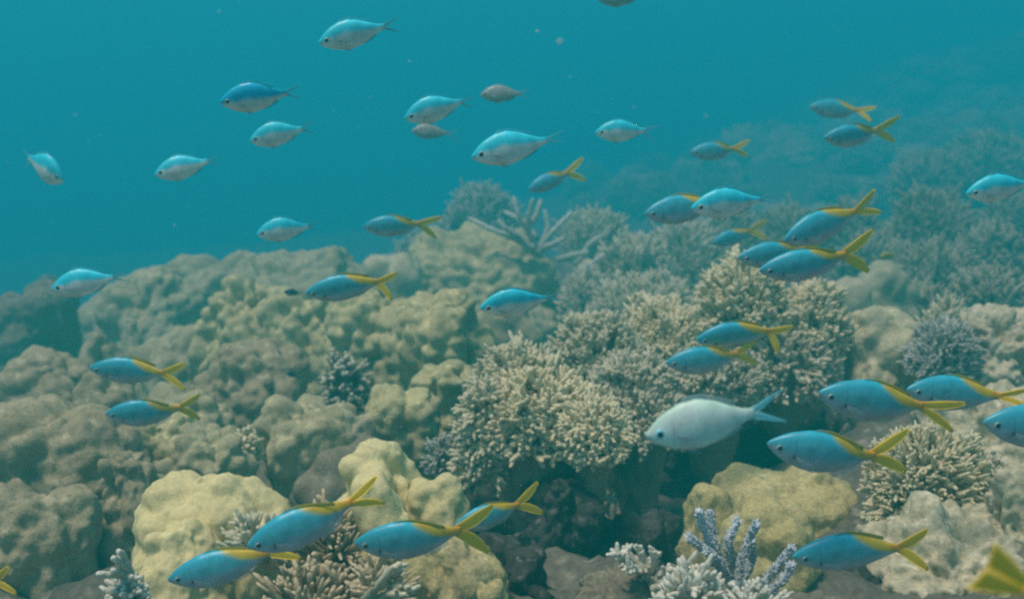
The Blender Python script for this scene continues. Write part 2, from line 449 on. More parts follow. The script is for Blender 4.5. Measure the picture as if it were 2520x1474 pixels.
boulder(1450, 640, 80, 700, 4.5, 'buff', 'small yellowish plate coral among the dead branches', lobe=.1, knob=.06, a2=.08, sub=5)
# rocks
rock(1395, 1150, 160, 1474, 2.45, 'shaderock', 'rough dark rock pillar rising in the gap below the finger coral', lobe=.09, knob=.035)
rock(1250, 1330, 110, 1474, 2.2, 'shaderock', 'dark leaning rock between the yellow-green coral and the pillar', lobe=.09, knob=.035, sub=5)
rock(1560, 1290, 240, 1474, 2.5, 'shaderock', 'low dark rock in the shaded gap right of the pillar', lobe=.1, knob=.04, sub=5)
rock(1290, 1390, 130, 1560, 1.9, 'shaderock', 'dark grey pitted rock at the bottom edge, right of the yellow-green coral', lobe=.06, knob=.03, sub=5)
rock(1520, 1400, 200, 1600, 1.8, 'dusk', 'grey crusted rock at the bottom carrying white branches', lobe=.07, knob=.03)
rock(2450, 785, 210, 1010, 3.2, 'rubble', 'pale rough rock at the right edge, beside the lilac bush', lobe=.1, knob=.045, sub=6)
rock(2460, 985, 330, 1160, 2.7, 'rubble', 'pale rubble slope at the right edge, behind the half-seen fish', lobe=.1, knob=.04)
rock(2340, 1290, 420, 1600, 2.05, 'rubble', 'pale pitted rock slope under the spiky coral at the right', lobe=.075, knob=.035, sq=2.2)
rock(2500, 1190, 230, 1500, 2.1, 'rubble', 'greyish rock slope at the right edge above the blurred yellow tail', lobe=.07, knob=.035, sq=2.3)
rock(2110, 1400, 240, 1600, 2.05, 'shaderock', 'dark shaded rock under the lowest fish on the right', lobe=.09, knob=.04, sub=5)
rock(1800, 930, 560, 1160, 3.55, 'shaderock', 'dark shaded rock wall under the big finger coral', lobe=.12, knob=.05)
rock(1300, 1040, 300, 1230, 2.9, 'shaderock', 'dark rock base under the finger coral mound', lobe=.1, knob=.04, sub=5)


# ------------------------------------------------------------------ branching corals
def tubes(B, D, Ln, Rd, bend, seed, K=6, T=(0, .3, .55, .75, .88, .96, 1.0), prof=(1, 1.0, .98, .96, .86, .58, 0.02), knobby=0.08, tip0=0.0, tip1=1.0):
    rng = np.random.default_rng(seed)
    N, T, prof = len(B), np.array(T), np.array(prof)
    R = len(T)
    a = np.where(np.abs(D[:, 2:3]) < .9, np.array([[0, 0, 1.0]]), np.array([[1.0, 0, 0]]))
    u = np.cross(D, a); u /= np.linalg.norm(u, axis=1)[:, None]
    v = np.cross(D, u)
    cen = B[:, None, :] + (D[:, None, :] * T[None, :, None] + bend[:, None, :] * (T ** 2)[None, :, None]) * Ln[:, None, None]
    ang = np.arange(K) * 2 * math.pi / K
    rad = Rd[:, None, None] * prof[None, :, None] * (1 + knobby * rng.standard_normal((N, R, K)))
    P = cen[:, :, None, :] + rad[..., None] * (np.cos(ang)[None, None, :, None] * u[:, None, None, :] + np.sin(ang)[None, None, :, None] * v[:, None, None, :])
    V = P.reshape(-1, 3)
    n = np.arange(N)[:, None, None] * R * K
    r = np.arange(R - 1)[None, :, None] * K
    k = np.arange(K)[None, None, :]
    k2 = (k + 1) % K
    F = np.stack(np.broadcast_arrays(n + r + k, n + r + k2, n + r + K + k2, n + r + K + k), -1).reshape(-1, 4)
    tip = np.broadcast_to((tip0 + (tip1 - tip0) * T)[None, :, None], (N, R, K)).reshape(-1)
    return V, F, tip, cen


def join(parts):
    V, F, T, o = [], [], [], 0
    for v, f, t in parts:
        V.append(v); F.append(f + o); T.append(t); o += len(v)
    return np.concatenate(V), np.concatenate(F), np.concatenate(T)


def unit(a):
    return a / np.linalg.norm(a, axis=1)[:, None]


def bush_mesh(R, n, flen, frad, seed, up=0.3, fork=2, low=-0.15, wild=0.25, K=6, clump=0.0):
    """Fingers radiating from a dome of radii R (origin at the dome centre)."""
    rng = np.random.default_rng(seed)
    i = np.arange(n) + 0.5
    z = low + (1 - low) * (i / n)
    z = np.clip(z + rng.normal(0, .04, n), -1, 1)
    th = i * 2.399963 + rng.normal(0, .35, n)
    s = np.sqrt(np.clip(1 - z * z, 0, 1))
    U = np.stack([s * np.cos(th), s * np.sin(th), z], 1)
    irr = 1 + 0.16 * fbm(U * 1.7 + seed, seed, 3)
    if clump:
        f1, _ = worley(U * 3.2 + seed, seed)
        irr = irr + clump * (0.6 - f1)
    S = U * irr[:, None]
    nrm = unit(U / np.array(R))
    D = unit(nrm + np.array([0, 0, up]) + rng.normal(0, wild, (n, 3)))
    L = flen * rng.uniform(.55, 1.4, n)
    B = S * np.array(R) - D * L[:, None]
    rd = frad * rng.uniform(.8, 1.2, n)
    bend = rng.normal(0, .12, (n, 3)) + np.array([0, 0, up * .25])
    parts = []
    V, F, t, cen = tubes(B, D, L, rd, bend, seed, K)
    parts.append((V, F, t))
    for j in range(fork):
        q = rng.uniform(.45, .75, n)
        B2 = B + (D * q[:, None] + bend * (q ** 2)[:, None]) * L[:, None]
        side = unit(np.cross(D, rng.normal(0, 1, (n, 3))))
        D2 = unit(D * .8 + side * .75)
        keep = rng.uniform(0, 1, n) < .85
        V, F, t, _ = tubes(B2[keep], D2[keep], (L * rng.uniform(.35, .55, n))[keep], (rd * .8)[keep], bend[keep] * .5 + D[keep] * .25, seed + 5 + j, K, T=(0, .5, .8, .94, 1.0), prof=(.9, .95, .85, .55, .02), tip0=.5)
        parts.append((V, F, t))
    return join(parts)


def core_mesh(R, seed, k=0.8):
    U, F = ico(4)
    f1, _ = worley(U * 3 + seed, seed)
    return U * np.array(R) * (k * (0.92 + 0.2 * (0.6 - f1)))[:, None], F


def bush(name, cx, ytop, w, ybot, d, mat, label, n=500, flen=.06, frad=.007, up=.3, fork=2, depth=.85, wild=.25, seed=None, group=None, cat='coral', low=-.15, K=6, clump=.42, hang=0.45):
    seed = seed if seed is not None else (int(cx) * 7 + int(ytop) * 3) % 991
    k0 = dm(d) / d
    d, flen, frad = d * k0, flen * k0, frad * k0
    top = at(cx, ytop, d)
    bot = at(cx, ybot, d)
    rx = w * d / FOC / 2
    rz = max(.05, (top[2] - bot[2]) * (1 - hang * .5) - 0.0)
    ctr = np.array([top[0], top[1], top[2] - rz])
    root = tag(add(name, None, loc=ctr), label, cat, group)
    R = (rx, rx * depth, rz)
    V, F, t = bush_mesh(R, n, flen, frad, seed, up, fork, low, wild, K, clump)
    add('branches', mesh_np('branches', V, F, {'tip': t}), M[mat], root)
    cV, cF = core_mesh(R, seed, max(.3, 1 - flen / min(R) * .62))
    g = gz(ctr[0], ctr[1]) - ctr[2]
    lowm = cV[:, 2] < -0.25 * rz
    zz = cV[:, 2].copy()
    zz[lowm] = -0.25 * rz + (zz[lowm] + 0.25 * rz) / (0.75 * rz * 0.8) * max(.02, (-g - 0.25 * rz + .05))
    cV = np.stack([np.where(lowm, cV[:, 0] * 1.05, cV[:, 0]), np.where(lowm, cV[:, 1] * 1.0, cV[:, 1]), zz], 1)
    add('base', mesh_np('base', cV, cF), M['core'], root)
    return root


G1 = 'finger corals of the big central colony'
bush('finger_coral', 1265, 852, 210, 1000, 2.62, 'fsage', 'sage finger coral knoll at the upper left of the central mound', n=480, flen=0.0495, frad=0.0067, up=.3, low=-.3, group=G1)
bush('finger_coral', 1335, 915, 330, 1090, 2.52, 'fcream', 'cream finger coral mound in the centre, its fingers hanging over the dark gap', n=768, flen=0.0558, frad=0.0067, up=.1, low=-.35, group=G1, clump=.5)
bush('finger_coral', 1460, 990, 185, 1130, 2.42, 'fcream', 'cream finger coral lobe on the lower right of the central mound', n=384, flen=0.0468, frad=0.0062, up=.15, low=-.35, group=G1, clump=.4)
bush('finger_coral', 1190, 960, 150, 1160, 2.5, 'fsage', 'finger coral lobe drooping at the lower left of the central mound', n=272, flen=0.0630, frad=0.0067, up=.0, low=-.45, group=G1, clump=.4)
bush('finger_coral', 1480, 780, 235, 960, 3.2, 'fsage', 'rounded sage finger coral cushion behind the central mound', n=716, flen=0.0495, frad=0.0067, up=.4, group=G1)
bush('finger_coral', 1640, 745, 210, 930, 3.25, 'fcream', 'pale finger coral between the sage cushion and the bright peak', n=537, flen=0.0630, frad=0.0074, up=.5, group=G1)
bush('finger_coral', 1835, 640, 230, 860, 3.3, 'fcream', 'brightest finger coral peak, right under two overlapping fish', n=665, flen=0.0675, frad=0.0079, up=.45, group=G1, clump=.4)
bush('finger_coral', 2010, 700, 165, 880, 3.3, 'fcream', 'finger coral lobe at the right end of the bright peak', n=384, flen=0.0675, frad=0.0079, up=.4, group=G1, clump=.4)
bush('finger_coral', 1935, 790, 250, 960, 3.3, 'fgrey', 'shaded finger coral with scattered pale tips below the bright peak', n=422, flen=0.0675, frad=0.0074, up=.25, group=G1, low=-.4, clump=.5)
bush('finger_coral', 1760, 850, 230, 1000, 3.15, 'fgrey', 'grey finger coral behind the pair of yellow-tailed fish', n=486, flen=0.0540, frad=0.0069, up=.3, group=G1, low=-.4)
bush('finger_coral', 1560, 870, 220, 1010, 3.0, 'fgrey', 'grey finger coral low between the mound and the fish pair', n=512, flen=0.0495, frad=0.0064, up=.35, group=G1)
bush('finger_coral', 1590, 960, 190, 1080, 2.95, 'fgrey', 'dim finger coral just left of the large pale fish', n=358, flen=0.0495, frad=0.0064, up=.3, group=G1, low=-.4)
# right side
bush('spiky_coral', 2290, 1068, 270, 1270, 2.2, 'fcream', 'fine spiky cream coral bush at the right, behind a yellow tail', n=800, flen=.045, frad=.0038, up=.15, low=-.4, fork=1)
bush('spiky_coral', 2420, 1115, 170, 1290, 2.3, 'fgrey', 'grey spiky coral bush at the right end of the cream one', n=450, flen=.045, frad=.004, up=.15, low=-.4, fork=1)
bush('bushy_coral', 2320, 800, 170, 940, 3.1, 'fblue', 'lilac-grey bushy coral right of the pale cream boulder', n=420, flen=.06, frad=.0048, up=.3)
bush('bushy_coral', 2325, 755, 120, 870, 3.5, 'fsage', 'pale sage coral tuft just above the lilac-grey bush', n=220, flen=.08, frad=.007, up=.6)
# background bushes
G2 = 'hazy bushy corals on the far right slope'
BK = [
    (1185, 465, 190, 620, 5.1, 'fblue', 'large hazy blue-grey bushy coral left of the dead branches', .1, .008),
    (1050, 575, 130, 650, 5.0, 'fblue', 'small hazy blue-grey coral tuft left of the broad pale dome', .09, .007),
    (1465, 530, 150, 640, 5.0, 'fsage', 'hazy coral bush right of the dead branches', .12, .010),
    (1560, 595, 190, 780, 4.5, 'fsage', 'broad sage coral bush in the middle distance, behind the sage cushion', .12, .010),
    (1690, 565, 200, 750, 4.7, 'fsage', 'tall feathery sage coral bush left of the small blue fish', .13, .010),
    (1590, 690, 240, 800, 4.1, 'fsage', 'low sage coral bush behind the pale finger coral', .09, .009),
    (1450, 680, 130, 800, 4.3, 'fgrey', 'grey coral bush beside the small yellowish plate', .09, .009),
    (1800, 545, 170, 700, 4.9, 'fhazy', 'hazy coral bush behind the small blue fish in mid-water', .12, .010),
    (1940, 530, 190, 700, 5.0, 'fhazy', 'hazy coral bush behind the fish with the high yellow tail', .12, .010),
    (2100, 505, 170, 690, 5.0, 'fhazy', 'hazy coral bush right of the high yellow tail', .11, .009),
    (2295, 485, 215, 650, 4.7, 'fhazy', 'large rounded radiating coral bush on the right slope', .13, .008),
    (2160, 590, 200, 740, 4.6, 'fhazy', 'sage coral bush behind the big yellow forked tail', .1, .009),
    (2300, 620, 220, 760, 4.3, 'fhazy', 'sage coral bush below the large rounded radiating bush', .1, .009),
    (2440, 560, 190, 720, 4.5, 'fhazy', 'grey-green coral bush near the right edge, below the cut-off pale fish', .1, .009),
    (2440, 670, 190, 800, 4.0, 'fhazy', 'sage coral bush at the right edge above the pale rough rock', .09, .009),
    (2240, 700, 150, 800, 4.0, 'fhazy', 'low sage coral bush just above the pale cream boulder', .08, .008),
    (2510, 480, 150, 620, 5.0, 'fhazy', 'hazy grey coral bush at the right edge behind the cut-off pale fish', .1, .009),
    (2300, 385, 190, 480, 6.2, 'fhazy', 'faint coral bush higher on the right slope', .12, .010),
    (2450, 340, 240, 460, 6.6, 'fhazy', 'faint broad coral mound highest at the right edge', .12, .011),
]
for cx, yt, w, yb, d, mt, lab, fl, fr in BK:
    nn = int(220 + w * d * .28)
    bush('bushy_coral', cx, yt, w, yb, d, mt, lab, n=nn, flen=fl, frad=fr, up=.55, fork=2, group=G2, K=5, wild=.3, clump=.35)
# the bushes lost in the haze, copies of those above
rng_ = np.random.default_rng(21)
src = [o for o in C.objects if o.get('group') == G2]
for k in range(95):
    y = rng_.uniform(11.5, 34)
    x = y * rng_.uniform(.06, .56)
    o0 = src[rng_.integers(2, len(src))]
    r_ = o0.copy(); C.objects.link(r_)
    sc_ = rng_.uniform(.7, 1.25) * (.7 + y * .03)
    r_.location = (x, y, gz(x, y) + .10 * sc_)
    r_.scale = (sc_, sc_, sc_ * rng_.uniform(.8, 1.1))
    r_.rotation_euler = (0, 0, rng_.uniform(0, 6.28))
    r_['label'] = 'faint coral bush almost lost in the haze high on the far right slope'
    r_['group'] = 'faint coral bushes on the far slope'
    for ch in o0.children:
        c_ = ch.copy(); C.objects.link(c_); c_.parent = r_
# small speckled clumps
bush('speckled_coral', 845, 890, 120, 1010, 3.2, 'fspeck', 'dark coral clump speckled with white tips in front of the massif', n=90, flen=.045, frad=.0085, up=.2, clump=.6, low=-.3, fork=2)
bush('speckled_coral', 603, 1060, 85, 1140, 2.75, 'fcream', 'small pale speckled coral between grey domes', n=130, flen=.022, frad=.005, up=.2, fork=1)
bush('dark_coral', 1100, 1075, 110, 1170, 2.7, 'fblue', 'dark bluish branching coral clump above the cream lobe', n=200, flen=.04, frad=.004, up=.2, fork=1)
# foreground fingers around the fish
G3 = 'finger corals in the foreground'
bush('finger_coral', 630, 1275, 150, 1380, 1.86, 'fgrey', 'thick grey fingers growing across the largest cream dome', n=55, flen=.05, frad=.0058, up=.25, fork=2, group=G3, low=-.2)
bush('finger_coral', 800, 1265, 230, 1560, 1.9, 'fbrown', 'brown finger coral with pale tips between two fish at the bottom', n=200, flen=.055, frad=.0052, up=.3, fork=2, group=G3, low=-.3)
bush('finger_coral', 770, 1400, 260, 1600, 1.78, 'fbrown', 'brown finger coral at the bottom edge, right of the lowest fish', n=130, flen=.05, frad=.0052, up=.3, fork=2, group=G3, low=-.3)
bush('finger_coral', 930, 1385, 150, 1560, 1.76, 'fbrown', 'brown finger coral left of the yellow-green knobbly coral', n=90, flen=.06, frad=.0052, up=.3, fork=2, group=G3, low=-.3)
bush('white_coral', 310, 1425, 120, 1560, 1.63, 'fwhite', 'white crusty coral at the bottom left corner of the cream dome', n=120, flen=.025, frad=.0045, up=.2, fork=1)
bush('white_coral', 1700, 1400, 170, 1560, 1.62, 'fwhite', 'white stubby branching coral at the bottom, left of the lilac branches', n=90, flen=.045, frad=.0058, up=.5, fork=2)
bush('white_coral', 1860, 1450, 200, 1600, 1.55, 'fwhite', 'pale coral tufts at the bottom edge under the lilac branches', n=120, flen=.03, frad=.004, up=.4, fork=2)


# ------------------------------------------------------------------ open branching corals built limb by limb
def limb_mesh(pts, r0, r1, seed, spikes=0, spike_len=.008, spike_r=.0022, K=9, knob=.1, twigs=0):
    """One tapering limb through pts (local), with short side cups when spikes > 0."""
    rng = np.random.default_rng(seed)
    pts = np.array(pts, float)
    n = 26
    tt = np.linspace(0, len(pts) - 1, n)
    cen = np.stack([np.interp(tt, np.arange(len(pts)), pts[:, k]) for k in range(3)], 1)
    for _ in range(3):
        cen[1:-1] = (cen[:-2] + 2 * cen[1:-1] + cen[2:]) / 4
    tan = unit(np.gradient(cen, axis=0))
    a = np.array([0.3, .9, .2]); a /= np.linalg.norm(a)
    u = unit(np.cross(tan, a)); v = np.cross(tan, u)
    s = np.linspace(0, 1, n)
    rad = r0 + (r1 - r0) * s
    rad = rad * np.where(s > .9, np.sqrt(np.clip(1 - ((s - .9) / .1) ** 2, 0.0004, 1)), 1)
    ang = np.arange(K) * 2 * math.pi / K
    rr = rad[:, None] * (1 + knob * rng.standard_normal((n, K)))
    V = (cen[:, None] + rr[..., None] * (np.cos(ang)[None, :, None] * u[:, None] + np.sin(ang)[None, :, None] * v[:, None])).reshape(-1, 3)
    r = np.arange(n - 1)[:, None] * K; k = np.arange(K)[None]; k2 = (k + 1) % K
    F = np.stack(np.broadcast_arrays(r + k, r + k2, r + K + k2, r + K + k), -1).reshape(-1, 4)
    parts = [(V, F, np.repeat(s, K))]
    if spikes:
        q = rng.uniform(.12, .98, spikes)
        idx = q * (n - 1)
        cc = np.stack([np.interp(idx, np.arange(n), cen[:, j]) for j in range(3)], 1)
        tn = unit(np.stack([np.interp(idx, np.arange(n), tan[:, j]) for j in range(3)], 1))
        d0 = unit(np.cross(tn, rng.normal(0, 1, (spikes, 3))))
        D = unit(d0 + tn * .75)
        rb = np.interp(idx, np.arange(n), rad)
        V, F, t, _ = tubes(cc + d0 * rb[:, None] * .5, D, spike_len * rng.uniform(.6, 1.3, spikes), np.full(spikes, spike_r), tn * .2, seed, 5, T=(0, .6, .9, 1.0), prof=(1, .85, .6, .03))
        parts.append((V, F, q.repeat(20)))
    return join(parts)


def limb_coral(name, label, base_px, limbs, mat, d, r0, r1, spikes=0, cat='coral', spike_len=.009, seed=1, dz=0.0, **kw):
    """limbs: list of point lists given as (px, py, extra depth)."""
    k0 = dm(d) / d
    d, r0, r1, spike_len = d * k0, r0 * k0, r1 * k0, spike_len * k0
    b = at(*base_px, d)
    root = tag(add(name, None, loc=b), label, cat)
    for i, lp in enumerate(limbs):
        P = [at(x, y, d + e) - b for x, y, e in lp]
        kr = lp[0][2] if False else 1.0
        V, F, t = limb_mesh(P, r0 * kr, r1, seed + i * 3, spikes, spike_len, **kw)
        add('branch', mesh_np('branch', V, F, {'tip': t}), M[mat], root)
    return root


limb_coral('staghorn_coral', 'lilac staghorn coral with spiky branches at the bottom right', (1830, 1480), [
    [(1830, 1490, .06), (1775, 1400, .04), (1735, 1310, .0), (1718, 1256, -.02)],
    [(1795, 1430, .05), (1765, 1360, .03), (1750, 1290, .03), (1746, 1256, .03)],
    [(1790, 1420, .02), (1745, 1360, -.02), (1690, 1318, -.04)],
    [(1800, 1440, .03), (1770, 1380, -.02), (1735, 1352, -.05)],
    [(1820, 1470, .03), (1800, 1390, .02), (1790, 1330, .0), (1818, 1274, .0)],
    [(1815, 1450, .0), (1822, 1380, .0), (1845, 1320, .0), (1862, 1286, -.02)],
    [(1825, 1440, .08), (1850, 1375, .08), (1848, 1330, .06)],
    [(1835, 1495, .0), (1870, 1445, -.02), (1915, 1390, -.03), (1952, 1345, -.05)],
    [(1835, 1500, -.02), (1880, 1470, -.03), (1925, 1430, -.05), (1950, 1385, -.06)],
], 'flilac', 1.72, .0064, .0040, spikes=240, spike_len=.0066, seed=5)
limb_coral('white_branching_coral', 'white-tipped open branching coral left of the largest cream dome', (330, 1460), [
    [(335, 1450, .03), (318, 1400, .01), (300, 1360, -.01), (288, 1355, -.02)],
    [(330, 1425, .0), (300, 1415, -.01), (265, 1413, -.03), (235, 1411, -.04)],
    [(325, 1430, .02), (305, 1400, .0), (285, 1375, -.03), (277, 1372, -.04)],
    [(300, 1412, -.01), (285, 1408, -.03), (277, 1402, -.05)],
    [(318, 1400, .02), (300, 1380, .04), (292, 1352, .05)],
], 'fwhite', 1.63, .0062, .0042, seed=31, knob=.06)
limb_coral('white_branching_coral', 'white branching coral standing on the grey crusted rock at the bottom', (1600, 1440), [
    [(1600, 1450, .02), (1590, 1400, .0), (1578, 1360, .0), (1572, 1340, .0)],
    [(1596, 1420, .0), (1606, 1385, -.01), (1612, 1352, -.02)],
    [(1590, 1410, .02), (1560, 1385, .0), (1530, 1375, -.02), (1515, 1358, -.03)],
    [(1545, 1382, .0), (1538, 1370, -.02), (1538, 1352, -.03)],
    [(1605, 1440, .0), (1630, 1410, -.02), (1655, 1398, -.04)],
    [(1610, 1450, -.02), (1640, 1440, -.05), (1662, 1445, -.06)],
    [(1590, 1400, .0), (1560, 1400, -.03), (1545, 1390, -.05)],
], 'fwhite', 1.75, .0085, .0055, spikes=14, spike_len=.012, spike_r=.0045, seed=51, knob=.12)
limb_coral('dead_coral', 'dead coral branches sticking up behind the broad pale dome', (1320, 600), [
    [(1320, 620, .1), (1300, 570, .05), (1275, 530, .0), (1263, 482, .0)],
    [(1300, 575, .05), (1300, 535, .0), (1312, 487, -.05)],
    [(1300, 560, .05), (1320, 530, .05), (1332, 490, .05)],
    [(1330, 620, .0), (1350, 580, -.05), (1380, 550, -.05), (1410, 520, -.05)],
    [(1310, 610, .0), (1260, 585, -.05), (1210, 565, -.05), (1150, 535, .0)],
    [(1330, 610, .2), (1350, 560, .2), (1340, 515, .2)],
    [(1290, 590, -.05), (1240, 560, -.1), (1225, 540, -.1)],
    [(1340, 610, -.1), (1365, 600, -.15), (1390, 585, -.2)],
    [(1320, 590, .1), (1290, 545, .15), (1240, 520, .2)],
], 'fdead', 4.35, .014, .008, seed=71, knob=.12)
limb_coral('dead_coral', 'grey broken branches lying between the broad pale dome and the sage bushes', (1440, 680), [
    [(1370, 640, .0), (1410, 628, .0), (1450, 620, .0)],
    [(1385, 700, .0), (1440, 660, -.05), (1490, 625, -.05)],
    [(1400, 720, .0), (1450, 690, .0), (1500, 665, .0)],
    [(1420, 650, .1), (1450, 600, .1), (1480, 580, .1)],
], 'fdead', 4.5, .013, .008, seed=81, knob=.12)
limb_coral('dead_coral', 'pale broken branch tips at the bottom, left of the yellow-green coral', (960, 1440), [
    [(900, 1474, .0), (930, 1440, -.03), (960, 1400, -.04), (990, 1385, -.05)],
    [(940, 1440, .0), (975, 1440, -.03), (1020, 1450, -.06)],
    [(950, 1430, .0), (975, 1405, -.03), (985, 1390, -.03)],
    [(930, 1470, .0), (960, 1460, -.03), (1000, 1462, -.06)],
], 'fgrey', 1.58, .0075, .004, seed=91, spikes=6, spike_len=.012, spike_r=.004)


# reef cover too far off to tell apart
def far_cover():
    rng = np.random.default_rng(8)
    parts = []
    U, F = ico(4)
    Fq = np.concatenate([F, F[:, 2:3]], 1)
    Vs, Fs, o = [], [], 0
    for i in range(260):
        y = rng.uniform(14, 36)
        x = (.62 - 1.1 * rng.uniform(0, 1) ** 1.8) * y
        if x < .10 * y and rng.uniform(0, 1) < .93:
            continue
        s = rng.uniform(.12, .42) * (.6 + y * .035)
        f1, _ = worley(U * rng.uniform(2, 4) + i, i)
        P = U * np.array([s, s, s * rng.uniform(.6, 1.1)]) * (1 + .5 * (.6 - f1) + .25 * (.5 - worley(U * 7 + i, i)[0]))[:, None]
        Vs.append(P + (x, y, gz(x, y) + s * .25)); Fs.append(F + o); o += len(U)
    tag(add('reef_cover', mesh_np('reef_cover', np.concatenate(Vs), np.concatenate(Fs)), M['grey']), 'faint far-off coral growth fading into the blue water', 'coral', kind='stuff')
    # small turf and nubs of coral on the near floor, nobody could count them
    n = 5200
    y = rng.uniform(2.7, 4.6, n); x = rng.uniform(-.55, .55, n) * y
    z = ground_z(x, y)
    D = unit(np.stack([rng.normal(0, .5, n), rng.normal(0, .5, n), np.ones(n)], 1))
    L = rng.uniform(.01, .05, n)
    cl = vnoise(np.stack([x * 3, y * 3, y * 0], 1), 77)
    keep = (cl > 0.0) & ~((x > .35) & (y < 3.9))
    V, F, t, _ = tubes((np.stack([x, y, z - .06], 1))[keep], D[keep], (L + .07)[keep], rng.uniform(.006, .012, n)[keep], rng.normal(0, .2, (n, 3))[keep], 3, 5)
    tag(add('coral_turf', mesh_np('coral_turf', V, F, {'tip': t}), M['fgrey']), 'small nubs of coral scattered over the sea floor', 'coral', kind='stuff')


far_cover()


# ------------------------------------------------------------------ fish
def fish_skin(name):
    m, t, b, N, L = nt(name)
    a = N('ShaderNodeAttribute'); a.attribute_name = 'Col'
    tc = N('ShaderNodeTexCoord')
    mp = N('ShaderNodeMapping'); mp.inputs['Scale'].default_value = (1.0, .5, 1.35)
    L(tc.outputs['Object'], mp.inputs[0])
    vo = N('ShaderNodeTexVoronoi'); vo.inputs['Scale'].default_value = 330; vo.inputs['Randomness'].default_value = .25
    L(mp.outputs[0], vo.inputs['Vector'])
    no = N('ShaderNodeTexNoise'); no.inputs['Scale'].default_value = 45; no.inputs['Detail'].default_value = 4
    L(tc.outputs['Object'], no.inputs['Vector'])
    r = N('ShaderNodeMapRange'); r.inputs[1].default_value = 0; r.inputs[2].default_value = .8; r.inputs[3].default_value = 1.12; r.inputs[4].default_value = .82
    L(vo.outputs['Distance'], r.inputs[0])
    r2 = N('ShaderNodeMapRange'); r2.inputs[1].default_value = .3; r2.inputs[2].default_value = .7; r2.inputs[3].default_value = .78; r2.inputs[4].default_value = 1.2
    L(no.outputs['Fac'], r2.inputs[0])
    mu = N('ShaderNodeMath'); mu.operation = 'MULTIPLY'
    L(r.outputs[0], mu.inputs[0]); L(r2.outputs[0], mu.inputs[1])
    sc = N('ShaderNodeVectorMath'); sc.operation = 'SCALE'
    L(a.outputs['Color'], sc.inputs[0]); L(mu.outputs[0], sc.inputs['Scale'])
    L(sc.outputs[0], b.inputs['Base Color'])
    bp = N('ShaderNodeBump'); bp.inputs['Strength'].default_value = .12; bp.inputs['Distance'].default_value = .001
    L(vo.outputs['Distance'], bp.inputs['Height']); L(bp.outputs[0], b.inputs['Normal'])
    b.inputs['Roughness'].default_value = .4
    b.inputs['Specular IOR Level'].default_value = .6
    return m


def fin_mat(name, c_base, c_tip, alpha, along='tip'):
    m, t, b, N, L = nt(name)
    a = N('ShaderNodeAttribute'); a.attribute_name = 'tip'
    a2 = N('ShaderNodeAttribute'); a2.attribute_name = 'ray'
    mx = N('ShaderNodeMix'); mx.data_type = 'RGBA'
    mx.inputs[6].default_value = (*c_base, 1); mx.inputs[7].default_value = (*c_tip, 1)
    rr = N('ShaderNodeMapRange'); rr.inputs[1].default_value = .0; rr.inputs[2].default_value = .38
    L(a.outputs['Fac'], rr.inputs[0]); L(rr.outputs[0], mx.inputs[0])
    wv = N('ShaderNodeMath'); wv.operation = 'SINE'
    m1 = N('ShaderNodeMath'); m1.operation = 'MULTIPLY'; m1.inputs[1].default_value = 60
    L(a2.outputs['Fac'], m1.inputs[0]); L(m1.outputs[0], wv.inputs[0])
    r = N('ShaderNodeMapRange'); r.inputs[1].default_value = -1; r.inputs[2].default_value = 1; r.inputs[3].default_value = .72; r.inputs[4].default_value = 1.1
    L(wv.outputs[0], r.inputs[0])
    sc = N('ShaderNodeVectorMath'); sc.operation = 'SCALE'
    L(mx.outputs[2], sc.inputs[0]); L(r.outputs[0], sc.inputs['Scale'])
    L(sc.outputs[0], b.inputs['Base Color'])
    b.inputs['Roughness'].default_value = .55
    b.inputs['Alpha'].default_value = alpha
    return m


def plain(name, c, rough=.3, spec=.5):
    m, t, b, N, L = nt(name)
    tc = N('ShaderNodeTexCoord'); no = N('ShaderNodeTexNoise'); no.inputs['Scale'].default_value = 300
    L(tc.outputs['Object'], no.inputs['Vector'])
    r = N('ShaderNodeMapRange'); r.inputs[3].default_value = .8; r.inputs[4].default_value = 1.2
    L(no.outputs['Fac'], r.inputs[0])
    sc = N('ShaderNodeVectorMath'); sc.operation = 'SCALE'; sc.inputs[0].default_value = c
    L(r.outputs[0], sc.inputs['Scale']); L(sc.outputs[0], b.inputs['Base Color'])
    b.inputs['Roughness'].default_value = rough
    b.inputs['Specular IOR Level'].default_value = spec
    return m


SKIN = fish_skin('fish skin')
FM = {
    'yellow': fin_mat('yellow fin', (1.0, 0.47, 0.002), (0.98, 0.66, 0.004), 1.0),
    'fantail': fin_mat('broad yellow tail', (0.95, 0.60, 0.01), (0.92, 0.62, 0.02), .9),
    'backfin': fin_mat('blue to yellow back fin', (0.04, 0.40, 0.58), (0.42, 0.38, 0.03), .85),
    'cyanfin': fin_mat('pale cyan fin', (0.14, 0.75, 0.85), (0.12, 0.65, 0.78), .5),
    'cyan': fin_mat('cyan fin', (0.30, 0.80, 0.88), (0.20, 0.72, 0.85), .62),
    'clear': fin_mat('clear fin', (0.50, 0.56, 0.58), (0.50, 0.58, 0.62), .35),
    'bluegrey': fin_mat('blue grey fin', (0.14, 0.50, 0.62), (0.16, 0.40, 0.50), .5),
    'palefin': fin_mat('pale fin', (0.52, 0.68, 0.60), (0.48, 0.66, 0.66), .6),
    'paletail': fin_mat('pale blue tail', (0.55, 0.84, 0.82), (0.25, 0.82, 0.95), .9),
}
EYE = plain('eye ring', (0.45, 0.45, 0.42))
EYEB = plain('blue eye ring', (0.25, 0.75, 0.9))
PUP = plain('pupil', (0.008, 0.008, 0.01), .12, .8)
SPOT = plain('dark fin base', (0.02, 0.03, 0.05), .5)


